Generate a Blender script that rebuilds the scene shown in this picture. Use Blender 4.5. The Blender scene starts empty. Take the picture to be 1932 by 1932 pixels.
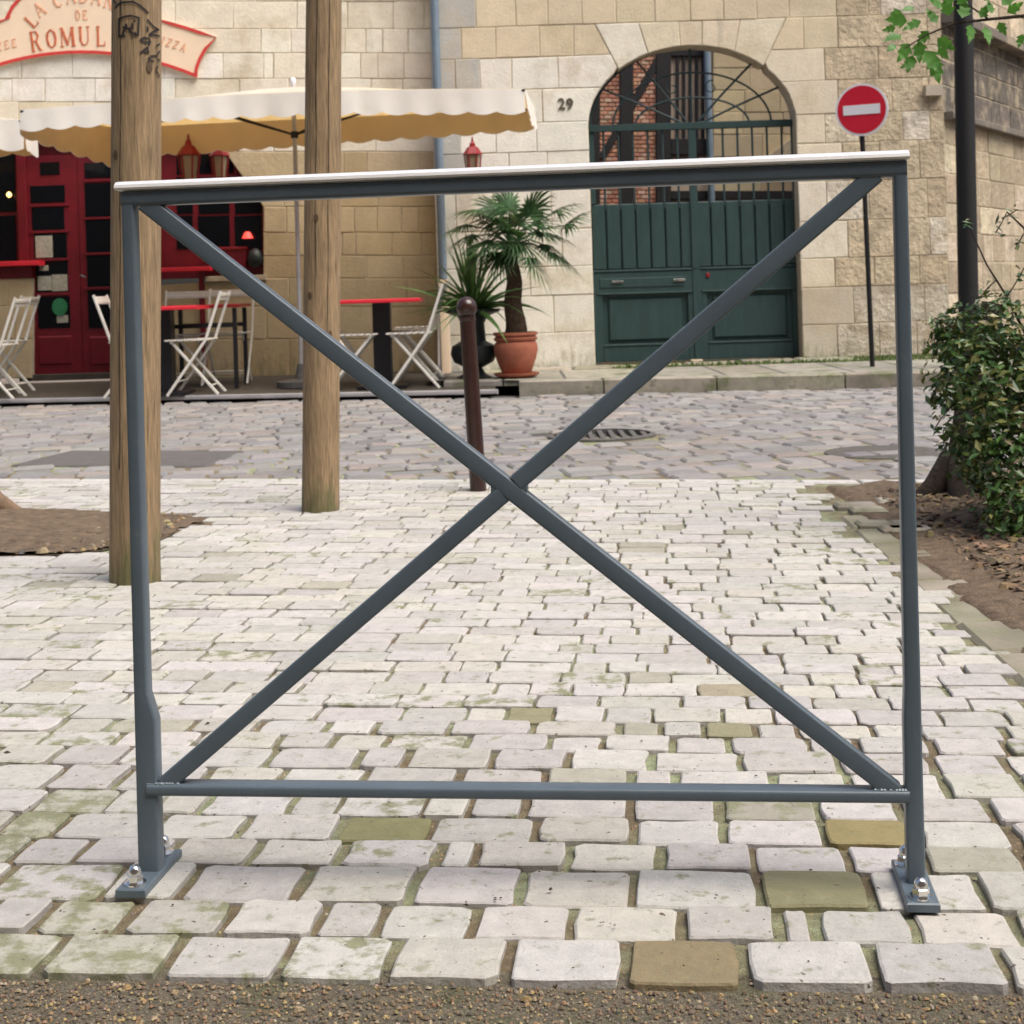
import bpy, bmesh, math, random
from mathutils import Vector, Matrix, noise
R = math.radians
random.seed(7)
sc = bpy.context.scene
C = sc.collection

# ------------------------------------------------------------------ camera
F, PX, PY, RHO, H = 2800.0, 966.0, 550.0, R(1.75), 0.85      # focal length etc. in units of 1/1932 picture width
cam = bpy.data.cameras.new('camera'); camo = bpy.data.objects.new('camera', cam); C.objects.link(camo)
cam.sensor_width = 36.0; cam.lens = 36.0 * F / 1932.0
cam.shift_x = 0.0; cam.shift_y = -(966.0 - PY) / 1932.0
cam.clip_start = 0.05; cam.clip_end = 800
camo.matrix_world = Matrix.Translation((0, 0, H)) @ Matrix.Rotation(R(90), 4, 'X') @ Matrix.Rotation(-RHO, 4, 'Z')
cam.dof.use_dof = True; cam.dof.focus_distance = 2.35; cam.dof.aperture_fstop = 15.0
sc.camera = camo

# ------------------------------------------------------------------ light (bright overcast, key from upper right)
SUN_EL, SUN_AZ = R(60), R(126)          # azimuth clockwise from +Y
w = bpy.data.worlds.new('World'); sc.world = w; w.use_nodes = True
nt = w.node_tree; nt.nodes.clear()
out = nt.nodes.new('ShaderNodeOutputWorld'); bg = nt.nodes.new('ShaderNodeBackground'); sky = nt.nodes.new('ShaderNodeTexSky')
sky.sky_type = 'NISHITA'; sky.sun_disc = False; sky.sun_elevation = SUN_EL; sky.sun_rotation = SUN_AZ
sky.air_density = 1.0; sky.dust_density = 6.0; sky.ozone_density = 0.6
bg.inputs['Strength'].default_value = 0.07
nt.links.new(sky.outputs[0], bg.inputs[0]); nt.links.new(bg.outputs[0], out.inputs[0])
sl = bpy.data.lights.new('sun', 'SUN'); sl.energy = 1.5; sl.angle = R(46); sl.color = (1.0, 0.965, 0.905)
so = bpy.data.objects.new('sun', sl); C.objects.link(so)
sd = Vector((math.sin(SUN_AZ) * math.cos(SUN_EL), math.cos(SUN_AZ) * math.cos(SUN_EL), math.sin(SUN_EL)))
so.rotation_euler = sd.to_track_quat('Z', 'Y').to_euler(); so.location = (6, -6, 12)
sc.view_settings.view_transform = 'Standard'; sc.view_settings.look = 'None'
sc.view_settings.gamma = 1.0; sc.view_settings.use_curve_mapping = False
sc.view_settings.exposure = 1.42
sc.render.engine = 'CYCLES'
sc.cycles.max_bounces = 8; sc.cycles.diffuse_bounces = 4; sc.cycles.glossy_bounces = 3; sc.cycles.transmission_bounces = 4

# ------------------------------------------------------------------ measuring helpers
_c, _s = math.cos(RHO), math.sin(RHO)
def uv(x, y):
    dx, dy = x - PX, y - PY
    return dx * _c - dy * _s, dx * _s + dy * _c
def at(x, y, Z):
    u, v = uv(x, y); return Vector((u * Z / F, Z, H - v * Z / F))
def gnd(x, y, h=0.0):
    u, v = uv(x, y); Z = F * (H - h) / v; return Vector((u * Z / F, Z, h))

# ------------------------------------------------------------------ object helpers
def empty(name, loc, label=None, cat=None, group=None, rz=0.0):
    o = bpy.data.objects.new(name, None); C.objects.link(o); o.location = loc; o.rotation_euler = (0, 0, rz)
    o.empty_display_size = .1
    if label: o['label'] = label
    if cat: o['category'] = cat
    if group: o['group'] = group
    return o
def tag(o, label=None, cat=None, group=None, kind=None):
    if label: o['label'] = label
    if cat: o['category'] = cat
    if group: o['group'] = group
    if kind: o['kind'] = kind
    return o
def origin(o):
    L = o.matrix_basis
    return L.copy() if o.parent is None else origin(o.parent) @ o.matrix_parent_inverse @ L
def link(name, me, parent=None, world=True):
    """world=True: mesh vertices are in world coordinates"""
    o = bpy.data.objects.new(name, me); C.objects.link(o)
    if parent is not None:
        o.parent = parent
        if world: o.matrix_parent_inverse = origin(parent).inverted()
    return o
class MB:
    def __init__(s): s.v = []; s.f = []; s.t = []; s.smooth = False
    def add(s, vs, fs, tint=None):
        n = len(s.v); s.v += [tuple(p) for p in vs]; s.f += [tuple(i + n for i in f) for f in fs]
        if tint is not None: s.t += [tint] * len(vs)
    def box(s, c, sx, sy, sz, M=None, tint=None):
        vs = [Vector((c[0] + i * sx / 2, c[1] + j * sy / 2, c[2] + k * sz / 2)) for k in (-1, 1) for j in (-1, 1) for i in (-1, 1)]
        if M is not None: vs = [M @ p for p in vs]
        s.add(vs, [(0, 2, 3, 1), (4, 5, 7, 6), (0, 1, 5, 4), (2, 6, 7, 3), (0, 4, 6, 2), (1, 3, 7, 5)], tint)
    def tube(s, pts, rad, n=10, cap=True, tint=None, ell=1.0):
        pts = [Vector(p) for p in pts]
        if not hasattr(rad, '__len__'): rad = [rad] * len(pts)
        base = []; ref = None
        for i, p in enumerate(pts):
            d = (pts[min(i + 1, len(pts) - 1)] - pts[max(i - 1, 0)]).normalized()
            if ref is None:
                ref = d.orthogonal().normalized()
            a = (ref - d * ref.dot(d)).normalized(); ref = a; b = d.cross(a)
            base += [p + (a * math.cos(2 * math.pi * k / n) + b * math.sin(2 * math.pi * k / n) * ell) * rad[i] for k in range(n)]
        fs = [(i * n + k, i * n + (k + 1) % n, (i + 1) * n + (k + 1) % n, (i + 1) * n + k) for i in range(len(pts) - 1) for k in range(n)]
        if cap: fs += [tuple(range(n))[::-1], tuple((len(pts) - 1) * n + k for k in range(n))]
        s.add(base, fs, tint)
    def lathe(s, prof, c=(0, 0, 0), n=24, tint=None):
        c = Vector(c)
        vs = [c + Vector((r * math.cos(2 * math.pi * k / n), r * math.sin(2 * math.pi * k / n), z)) for r, z in prof for k in range(n)]
        fs = [(i * n + k, i * n + (k + 1) % n, (i + 1) * n + (k + 1) % n, (i + 1) * n + k) for i in range(len(prof) - 1) for k in range(n)]
        fs += [tuple(range(n))[::-1], tuple((len(prof) - 1) * n + k for k in range(n))]
        s.add(vs, fs, tint)
    def rbar(s, p0, p1, w, h, up, r=.003, seg=3, tint=None):
        """bar with rounded-rectangle section: w across, h along 'up'"""
        p0, p1, up = Vector(p0), Vector(p1), Vector(up); d = (p1 - p0).normalized()
        b = (up - d * up.dot(d)).normalized(); a = d.cross(b); pr = []
        for cx, cy, a0 in ((w/2 - r, h/2 - r, 0), (-w/2 + r, h/2 - r, 90), (-w/2 + r, -h/2 + r, 180), (w/2 - r, -h/2 + r, 270)):
            for k in range(seg + 1):
                t = R(a0 + 90 * k / seg); pr.append((cx + r * math.cos(t), cy + r * math.sin(t)))
        n = len(pr); vs = [p + a * q[0] + b * q[1] for p in (p0, p1) for q in pr]
        fs = [(k, (k + 1) % n, n + (k + 1) % n, n + k) for k in range(n)] + [tuple(range(n))[::-1], tuple(range(n, 2 * n))]
        s.add(vs, fs, tint)
    def mesh(s, name, mat, smooth=None):
        me = bpy.data.meshes.new(name); me.from_pydata(s.v, [], s.f)
        if s.t:
            at_ = me.attributes.new('tint', 'FLOAT_COLOR', 'POINT')
            at_.data.foreach_set('color', [x for t in s.t for x in (t[0], t[1], t[2], t[3] if len(t) > 3 else 0.0)])
        if mat is not None: me.materials.append(mat)
        sm = s.smooth if smooth is None else smooth
        if sm == 'auto':
            me.polygons.foreach_set('use_smooth', [True] * len(me.polygons))
            me.update()
            bm = bmesh.new(); bm.from_mesh(me); bmesh.ops.recalc_face_normals(bm, faces=bm.faces)
            for e in bm.edges:
                if len(e.link_faces) == 2 and e.calc_face_angle(0) > R(38): e.smooth = False
            bm.to_mesh(me); bm.free()
        else:
            bm = bmesh.new(); bm.from_mesh(me); bmesh.ops.recalc_face_normals(bm, faces=bm.faces); bm.to_mesh(me); bm.free()
            me.polygons.foreach_set('use_smooth', [bool(sm)] * len(me.polygons))
        me.update(); return me
    def raw(s, name, mat, smooth=False):
        me = bpy.data.meshes.new(name); me.from_pydata(s.v, [], s.f)
        if s.t:
            at_ = me.attributes.new('tint', 'FLOAT_COLOR', 'POINT')
            at_.data.foreach_set('color', [x for t in s.t for x in (t[0], t[1], t[2], t[3] if len(t) > 3 else 0.0)])
        if mat is not None: me.materials.append(mat)
        me.polygons.foreach_set('use_smooth', [bool(smooth)] * len(me.polygons)); me.update(); return me
    def obj(s, name, mat, parent=None, smooth='auto', world=True):
        return link(name, s.mesh(name, mat, smooth), parent, world)
def copytree(o, parent=None):
    c = o.copy(); C.objects.link(c)
    if parent is not None: c.parent = parent
    for ch in o.children: copytree(ch, c)
    return c

# ------------------------------------------------------------------ materials
def lin(r, g, b):
    f = lambda c: (c / 255 / 12.92) if c / 255 <= .04045 else ((c / 255 + .055) / 1.055) ** 2.4
    return (f(r), f(g), f(b), 1.0)
def mat(name, col, rough=.6, metal=0.0, spec=.4, tint=False, var=0.0, vscale=8.0, col2=None, c2lo=.5, c2hi=.62, c2scale=4.0, c2stretch=None,
        bump=0.0, bscale=60.0, bdist=.01, stretch=None, emit=None, trans=None, isl=0.0, islcol=None, col3=None, c3lo=.7, c3hi=.74, c3scale=60.0, c3stretch=None, low=None, moss=0.0, fine=0.0, fscale=300.0):
    m = bpy.data.materials.new(name); m.use_nodes = True; n = m.node_tree.nodes; l = m.node_tree.links
    b = n['Principled BSDF']; b.inputs['Roughness'].default_value = rough; b.inputs['Metallic'].default_value = metal
    b.inputs['Specular IOR Level'].default_value = spec
    geo = n.new('ShaderNodeNewGeometry')
    def pos(st):
        if st is None: return geo.outputs['Position']
        mp = n.new('ShaderNodeMapping'); mp.inputs['Scale'].default_value = st; l.new(geo.outputs['Position'], mp.inputs['Vector']); return mp.outputs[0]
    def nz(scale, st=None, det=5.0, ro=.6):
        t = n.new('ShaderNodeTexNoise'); t.inputs['Scale'].default_value = scale; t.inputs['Detail'].default_value = det; t.inputs['Roughness'].default_value = ro
        l.new(pos(st), t.inputs['Vector']); return t.outputs['Fac']
    if tint:
        a = n.new('ShaderNodeAttribute'); a.attribute_name = 'tint'; cur = a.outputs['Color']
    else:
        c = n.new('ShaderNodeRGB'); c.outputs[0].default_value = col; cur = c.outputs[0]
    def mixc(fac, A, B, mode='MIX'):
        x = n.new('ShaderNodeMix'); x.data_type = 'RGBA'; x.blend_type = mode
        if isinstance(fac, float): x.inputs[0].default_value = fac
        else: l.new(fac, x.inputs[0])
        for i, q in ((6, A), (7, B)):
            if isinstance(q, tuple): x.inputs[i].default_value = q
            else: l.new(q, x.inputs[i])
        return x.outputs[2]
    def ramp(src, lo, hi, a=0.0, b_=1.0):
        x = n.new('ShaderNodeMapRange'); x.inputs['From Min'].default_value = lo; x.inputs['From Max'].default_value = hi
        x.inputs['To Min'].default_value = a; x.inputs['To Max'].default_value = b_; l.new(src, x.inputs[0]); return x.outputs[0]
    def mul(fac):
        return mixc(1.0, cur, fac, 'MULTIPLY')
    if col2 is not None:
        src = nz(c2scale, c2stretch, 6.0, .65)
        if moss:        # the alpha of 'tint' says how mossy a single stone is
            ma = n.new('ShaderNodeMath'); ma.operation = 'MULTIPLY_ADD'; l.new(a.outputs['Alpha'], ma.inputs[0]); ma.inputs[1].default_value = moss; l.new(src, ma.inputs[2]); src = ma.outputs[0]
        cur = mixc(ramp(src, c2lo, c2hi), cur, col2)
    if col3 is not None:
        cur = mixc(ramp(nz(c3scale, c3stretch, 3.0, .6), c3lo, c3hi), cur, col3)
    if islcol is not None:
        cur = mixc(ramp(geo.outputs['Random Per Island'], islcol[1], islcol[2]), cur, islcol[0])
    if low is not None:     # stain rising from the ground: colour, height, strength
        sp = n.new('ShaderNodeSeparateXYZ'); l.new(geo.outputs['Position'], sp.inputs[0])
        ad = n.new('ShaderNodeMath'); ad.operation = 'MULTIPLY_ADD'; l.new(nz(9.0, (2, 2, .6)), ad.inputs[0]); ad.inputs[1].default_value = -low[1] * 1.6; l.new(sp.outputs['Z'], ad.inputs[2])
        cur = mixc(ramp(ad.outputs[0], -low[1] * .85, -low[1] * .35, low[2], 0.0), cur, low[0])
    if var: cur = mul(ramp(nz(vscale, stretch), .25, .75, 1 - var, 1 + var))
    if fine: cur = mul(ramp(nz(fscale, stretch, 3.0, .7), .3, .7, 1 - fine, 1 + fine))
    if isl: cur = mul(ramp(geo.outputs['Random Per Island'], 0, 1, 1 - isl, 1 + isl))
    l.new(cur, b.inputs['Base Color'])
    if bump:
        bp = n.new('ShaderNodeBump'); bp.inputs['Strength'].default_value = bump; bp.inputs['Distance'].default_value = bdist
        l.new(nz(bscale, stretch, 6.0, .65), bp.inputs['Height']); l.new(bp.outputs[0], b.inputs['Normal'])
    if emit:
        b.inputs['Emission Color'].default_value = emit[0]; b.inputs['Emission Strength'].default_value = emit[1]
    if trans:
        tr = n.new('ShaderNodeBsdfTranslucent'); tr.inputs[0].default_value = trans[0]; mx = n.new('ShaderNodeMixShader'); mx.inputs[0].default_value = trans[1]
        l.new(b.outputs[0], mx.inputs[1]); l.new(tr.outputs[0], mx.inputs[2]); l.new(mx.outputs[0], n['Material Output'].inputs[0])
    m['_'] = 0
    return m
M = {}
M['pave'] = mat('limestone_setts', None, .85, tint=True, var=.14, vscale=26, col2=(.20, .205, .125, 1), c2lo=.59, c2hi=.71, c2scale=20, moss=.15, col3=(.10, .075, .05, 1), c3lo=.67, c3hi=.71, c3scale=75, bump=1.0, bscale=38, bdist=.005, fine=.12, fscale=420)
M['joint'] = mat('joint_grit', (.165, .128, .078, 1), .95, var=.35, vscale=40, col2=(.26, .29, .17, 1), c2lo=.44, c2hi=.60, c2scale=2.2, bump=1.0, bscale=220, bdist=.006, fine=.45, fscale=420)
M['sett'] = mat('granite_setts', None, .8, tint=True, var=.14, vscale=14, col2=(.11, .105, .10, 1), c2lo=.56, c2hi=.8, c2scale=1.4, bump=.4, bscale=60, bdist=.004, fine=.08, fscale=300)
M['settjoint'] = mat('sett_joint', (.085, .078, .07, 1), .95, var=.3, vscale=20, bump=.6, bscale=120, bdist=.006)
M['asphalt'] = mat('asphalt', (.10, .092, .088, 1), .9, var=.2, vscale=12, bump=.6, bscale=160, bdist=.006)
M['gravel'] = mat('gravel_bed', (.165, .14, .10, 1), .95, var=.45, vscale=90, col2=(.115, .12, .06, 1), c2lo=.5, c2hi=.7, c2scale=9, bump=1.0, bscale=260, bdist=.008, fine=.5, fscale=380)
M['pebble'] = mat('pebbles', None, .8, tint=True, var=.15, vscale=200)
M['soil'] = mat('soil', (.145, .103, .068, 1), .95, var=.45, vscale=30, col2=(.20, .145, .096, 1), c2lo=.45, c2hi=.7, c2scale=16, bump=1.0, bscale=130, bdist=.012, fine=.35, fscale=250)
M['mossstone'] = mat('mossy_stone', None, .9, tint=True, var=.30, vscale=14, col2=(.15, .145, .095, 1), c2lo=.42, c2hi=.62, c2scale=7, bump=.6, bscale=90, bdist=.006)
M['ground'] = mat('far_ground', (.16, .13, .10, 1), .95, var=.3, vscale=2)
M['ashlar'] = mat('ashlar', None, .9, tint=True, col3=(.25, .225, .18, 1), c3lo=.62, c3hi=.95, c3scale=5, c3stretch=(1.6, 1.6, .28), var=.10, vscale=5, low=((.16, .165, .085, 1), .55, .75), col2=(.46, .375, .245, 1), c2lo=.50, c2hi=.80, c2scale=1.9, bump=.7, bscale=38, bdist=.008, fine=.10, fscale=90)
M['ashlarworn'] = mat('ashlar_worn', None, .95, tint=True, var=.22, vscale=7, col2=(.36, .30, .215, 1), c2lo=.46, c2hi=.66, c2scale=4.5, col3=(.17, .15, .12, 1), c3lo=.60, c3hi=.74, c3scale=16, low=((.16, .165, .085, 1), .55, .75), bump=1.0, bscale=20, bdist=.03, fine=.15, fscale=70)
M['mortar'] = mat('mortar', (.43, .365, .265, 1), .95, var=.25, vscale=9, bump=.5, bscale=80, bdist=.005)
M['kerb'] = mat('kerb_stone', None, .9, tint=True, var=.38, vscale=7, col3=(.12, .105, .08, 1), c3lo=.60, c3hi=.72, c3scale=14, col2=(.10, .125, .045, 1), c2lo=.52, c2hi=.68, c2scale=3.0, bump=.6, bscale=60, bdist=.006)
M['paint'] = mat('grey_paint', (.088, .118, .145, 1), .34, 0.0, .5, var=.10, vscale=14, col2=(.125, .15, .17, 1), c2lo=.60, c2hi=.8, c2scale=30, fine=.12, fscale=900, bump=.08, bscale=700, bdist=.001)
M['cap'] = mat('brushed_cap', (.80, .80, .80, 1), .30, 0.3, .6, var=.06, vscale=6, stretch=(2, 40, 40), fine=.06, fscale=40)
M['chrome'] = mat('chrome', (.75, .74, .72, 1), .16, 1.0, var=.05)
M['weld'] = mat('weld', (.17, .21, .235, 1), .5, .2, var=.4, vscale=150)
M['wood'] = mat('weathered_pole', (.25, .175, .10, 1), .8, var=.35, vscale=9, stretch=(14, 14, .7), col2=(.125, .085, .05, 1), c2lo=.53, c2hi=.75, c2scale=16, c2stretch=(6, 6, .35), bump=.5, bscale=16, bdist=.006, fine=.34, fscale=16, low=((.07, .085, .03, 1), .32, .75))
M['crackwood'] = mat('dark_wood', (.085, .055, .032, 1), .9, var=.3, vscale=40)
M['black'] = mat('black_ink_and_shade', (.012, .010, .012, 1), .6)
M['bollard'] = mat('brown_gloss', (.030, .012, .010, 1), .25, 0, .5, var=.15, vscale=30)
M['lampblack'] = mat('black_iron', (.006, .006, .007, 1), .6, var=.2, vscale=10)
M['gate'] = mat('green_paint', (.024, .053, .053, 1), .5, 0, .4, var=.2, vscale=7, stretch=(3, 3, .6), fine=.12, fscale=60)
M['gateworn'] = mat('worn_green', (.10, .065, .035, 1), .8, var=.3, vscale=9, col2=(.03, .06, .05, 1), c2lo=.4, c2hi=.65, c2scale=6)
M['timber'] = mat('dark_timber', (.014, .012, .014, 1), .8, var=.3, vscale=8)
M['brick'] = mat('brick', None, .9, tint=True, var=.15, vscale=20)
M['plaster'] = mat('pale_mortar', (.42, .33, .26, 1), .9, var=.15, vscale=8)
M['bluepipe'] = mat('blue_grey_pipe', (.15, .20, .255, 1), .45, var=.12, vscale=6, fine=.08, fscale=40)
M['red'] = mat('dark_red_paint', (.125, .004, .011, 1), .5, 0, .35, var=.25, vscale=8)
M['redbright'] = mat('bright_red', (.62, .022, .04, 1), .45, 0, .4, var=.08)
M['redlamp'] = mat('lantern_red', (.22, .008, .012, 1), .4, 0, .4, var=.15)
M['glassdark'] = mat('dark_pane', (.004, .005, .007, 1), .10, 0, .22)
M['glassclear'] = mat('lantern_pane', (.30, .25, .18, 1), .2, 0, .5)
M['bulb'] = mat('bulb', (1, .75, .4, 1), .4, emit=((1.0, .52, .14, 1), 1.6))
M['glow'] = mat('red_lamp_shade', (.5, .05, .04, 1), .5, emit=((1.0, .07, .05, 1), .55))
M['fabric'] = mat('cream_canvas', (.84, .83, .79, 1), .9, var=.05, vscale=4, col2=(.62, .60, .52, 1), c2lo=.6, c2hi=.9, c2scale=2.5, trans=((.90, .84, .72, 1), .22))
M['canopytop'] = mat('cream_canopy', (.84, .83, .79, 1), .9, var=.05, vscale=4, trans=((.92, .80, .55, 1), .58))
M['canvasshade'] = mat('tan_shaded_canvas', (.70, .58, .38, 1), .9, var=.12, vscale=4, trans=((.86, .71, .45, 1), .62))  # tan copy of the cream canvas: underside shade put into the colour
M['chair'] = mat('white_chair_paint', (.62, .60, .55, 1), .5, var=.08, vscale=20)
M['tblack'] = mat('table_black', (.010, .010, .013, 1), .4)
M['deck'] = mat('dark_deck', (.055, .045, .035, 1), .8, tint=False, var=.3, vscale=10, bump=.3, bscale=60)
M['trim'] = mat('pale_edge_trim', (.36, .35, .36, 1), .5, .2, var=.2, vscale=6)
M['terracotta'] = mat('terracotta', (.32, .105, .06, 1), .85, var=.22, vscale=9, bump=.2, bscale=60)
M['urn'] = mat('dark_green_urn', (.010, .016, .017, 1), .5, var=.2)
M['palm'] = mat('palm_green', (.042, .095, .034, 1), .5, 0, .4, isl=.55, trans=((.05, .12, .02, 1), .18))
M['blade'] = mat('blade_green', (.085, .17, .05, 1), .5, 0, .4, isl=.45, trans=((.09, .2, .03, 1), .2))
M['palmtrunk'] = mat('palm_trunk', (.085, .055, .035, 1), .95, var=.5, vscale=30, bump=1.0, bscale=70, bdist=.02)
M['leaf'] = mat('glossy_leaf', (.052, .118, .024, 1), .30, 0, .5, isl=.5, islcol=((.15, .125, .040, 1), .55, 1.0), trans=((.07, .13, .02, 1), .15))
M['leafdry'] = mat('brownish_leaf', (.085, .062, .028, 1), .5, 0, .4, isl=.5)
M['leafbright'] = mat('fresh_leaf', (.075, .20, .038, 1), .45, 0, .45, isl=.5, var=.3, vscale=30, trans=((.15, .38, .04, 1), .4))
M['bark'] = mat('dark_bark', (.040, .028, .020, 1), .95, var=.5, vscale=16, stretch=(3, 3, .7), bump=1.0, bscale=40, bdist=.02)
M['barktan'] = mat('tan_bark', (.20, .135, .088, 1), .9, var=.3, vscale=14, stretch=(3, 3, .8), bump=.7, bscale=40, bdist=.012)
M['signred'] = mat('sign_red', (.55, .011, .035, 1), .4, var=.05)
M['signwhite'] = mat('sign_white', (.72, .72, .76, 1), .4, var=.04)
M['peach'] = mat('sign_peach', (.78, .62, .46, 1), .7, var=.05, vscale=5)
M['bannerred'] = mat('banner_red', (.55, .045, .04, 1), .6, var=.15)
M['letter'] = mat('letter_red', (.50, .13, .06, 1), .6, var=.35, vscale=30)
M['letterpale'] = mat('letter_pale', (.70, .36, .22, 1), .6, var=.2, vscale=30)
M['numeral'] = mat('numeral_dark', (.07, .055, .035, 1), .7)
M['paper'] = mat('paper', (.30, .29, .24, 1), .8, var=.3, vscale=40)
M['balloon'] = mat('green_sticker', (.02, .15, .06, 1), .5, var=.3, vscale=25)
M['iron'] = mat('cast_iron', (.11, .105, .10, 1), .6, .3, var=.3, vscale=40)
M['grille'] = mat('green_iron', (.022, .045, .048, 1), .5, var=.2)
M['dead'] = mat('leaf_litter', None, .9, tint=True)
M['moss'] = mat('moss', (.065, .095, .022, 1), .95, var=.4, vscale=30, bump=.8, bscale=120, bdist=.01)

# ------------------------------------------------------------------ stone helper
def inset(poly, d):
    """shrink a polygon (list of 2D tuples, CCW) by about d along each edge"""
    n = len(poly); res = []
    for i in range(n):
        p0, p1, p2 = Vector(poly[i - 1]), Vector(poly[i]), Vector(poly[(i + 1) % n])
        e1, e2 = (p1 - p0), (p2 - p1)
        if e1.length < 1e-6 or e2.length < 1e-6: res.append(p1.copy()); continue
        e1.normalize(); e2.normalize()
        n1, n2 = Vector((-e1.y, e1.x)), Vector((-e2.y, e2.x))
        bi = n1 + n2
        k = max(bi.dot(n1), .45)
        res.append(p1 + bi * (d / k))
    return res
def area2(p): return sum(p[i - 1][0] * p[i][1] - p[i][0] * p[i - 1][1] for i in range(len(p)))
def block(mb, poly, fr, front, depth, bev, tint, bz=None, tilt=(0, 0)):
    """stone: side walls, bevel ring, front face; fr=(origin, ea, eb, en) with en pointing out"""
    O, ea, eb, en = fr
    if area2(poly) < 0: poly = poly[::-1]
    n = len(poly); bz = bev if bz is None else bz
    cx = sum(p[0] for p in poly) / n; cy = sum(p[1] for p in poly) / n
    ins = inset(poly, bev)
    T = lambda p: tilt[0] * (p[0] - cx) + tilt[1] * (p[1] - cy)
    P = lambda p, z: O + ea * p[0] + eb * p[1] + en * z
    vs = [P(p, front - depth) for p in poly] + [P(p, front - bz + T(p)) for p in poly] + [P(p, front + T(p)) for p in ins]
    fs = [(i, (i + 1) % n, n + (i + 1) % n, n + i) for i in range(n)] + [(n + i, n + (i + 1) % n, 2 * n + (i + 1) % n, 2 * n + i) for i in range(n)]
    fs += [tuple(2 * n + i for i in range(n))]
    mb.add(vs, fs, tint)
def jit(c, a=.1, hue=.04):
    k = 1 + random.uniform(-a, a); return tuple(max(.002, x * k * (1 + random.uniform(-hue, hue))) for x in c[:3])
VX, VY, VZ = Vector((1, 0, 0)), Vector((0, 1, 0)), Vector((0, 0, 1))

# ================================================================== SETTING: ground sheets
def sheet(name, x0, x1, y0, y1, z, m, nx=1, ny=1, fn=None):
    mb = MB()
    vs = []
    for j in range(ny + 1):
        for i in range(nx + 1):
            X = x0 + (x1 - x0) * i / nx; Y = y0 + (y1 - y0) * j / ny
            vs.append((X, Y, z + (fn(X, Y) if fn else 0)))
    mb.add(vs, [(j * (nx + 1) + i, j * (nx + 1) + i + 1, (j + 1) * (nx + 1) + i + 1, (j + 1) * (nx + 1) + i) for j in range(ny) for i in range(nx)])
    o = link(name, mb.raw(name, m, True)); o['kind'] = 'structure'; return o
sheet('ground', -150, 150, -150, 150, -.09, M['ground'])

# ---- limestone pavement
def bordY(X): return 6.71 - .245 * X            # far edge of the pavement, against the street
def edgeX(Y): return 1.17 - .0535 * (5.92 - Y)  # right edge, against the planting bed
pit = [gnd(*p) for p in ((-150, 958), (20, 964), (392, 970), (383, 984), (300, 1017), (157, 1043), (0, 1050), (-150, 1056))]
pit = [(p.x, p.y) for p in pit]
def inpit(x, y):
    c = False
    for i in range(len(pit)):
        x1, y1 = pit[i - 1]; x2, y2 = pit[i]
        if (y1 > y) != (y2 > y) and x < (x2 - x1) * (y - y1) / (y2 - y1) + x1: c = not c
    return c
mb = MB(); mb.add([(-7, 1.833 + .7 + .05, -.0090), (2.2, 1.833 - .22 + .05, -.0090), (2.2, 8.6, -.0090), (-7, 8.6, -.0090), (-7, 1.833 + .7 + .022, -.022), (2.2, 1.833 - .22 + .022, -.022)], [(0, 1, 2, 3), (4, 5, 1, 0)])
pavement = link('pavement', mb.raw('pavement', M['joint'])); pavement['kind'] = 'structure'
# rows of setts: row line Y = Y0 + k(Y0) * X
def rowY(Y0, X):
    t = min(max((Y0 - 1.83) / 4.9, 0), 1); k = -.10 - .145 * t
    return Y0 + k * X
rows = [1.833]
for p in (.119, .107, .130, .103, .109, .110, .131, .112): rows.append(rows[-1] + p)
while rows[-1] < 7.0: rows.append(rows[-1] + random.uniform(.086, .108))
SPEC = {0: (1800, [-215, -120, 90, 327, 537, 740, 960, 1176, 1398, 1640, 1880, 2110]),
        1: (1731, [-180, -30, 76, 243, 433, 606, 717, 894, 1077, 1284, 1462, 1533, 1717, 1905, 2090]),
        2: (1665, [-170, -10, 214, 352, 570, 784, 985, 1192, 1427, 1630, 1715, 1840, 2000]),
        3: (1611, [-140, 30, 150, 320, 480, 640, 828, 900, 1070, 1245, 1420, 1590, 1735, 1920]),
        4: (1563, [-120, 0, 110, 290, 455, 640, 812, 1010, 1195, 1365, 1550, 1720, 1900])}
PAVE = (.400, .385, .360)
olive = [(725, 1573, (.185, .175, .085)), (1285, 1815, (.205, .165, .095)), (1530, 1677, (.195, .185, .105)), (1630, 1575, (.225, .185, .085)),
         (990, 1357, (.22, .205, .125)), (1420, 1367, (.22, .205, .13)), (1400, 1312, (.28, .25, .18)), (110, 1545, (.34, .33, .26, 1.0)), (170, 1735, (.36, .35, .28, 1.2))]
olive = [(gnd(x, y), t) for x, y, t in olive]
mossy = [gnd(230, 1800), gnd(150, 1690), gnd(60, 1580), gnd(40, 1760), gnd(110, 1500)]
stones = []
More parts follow.
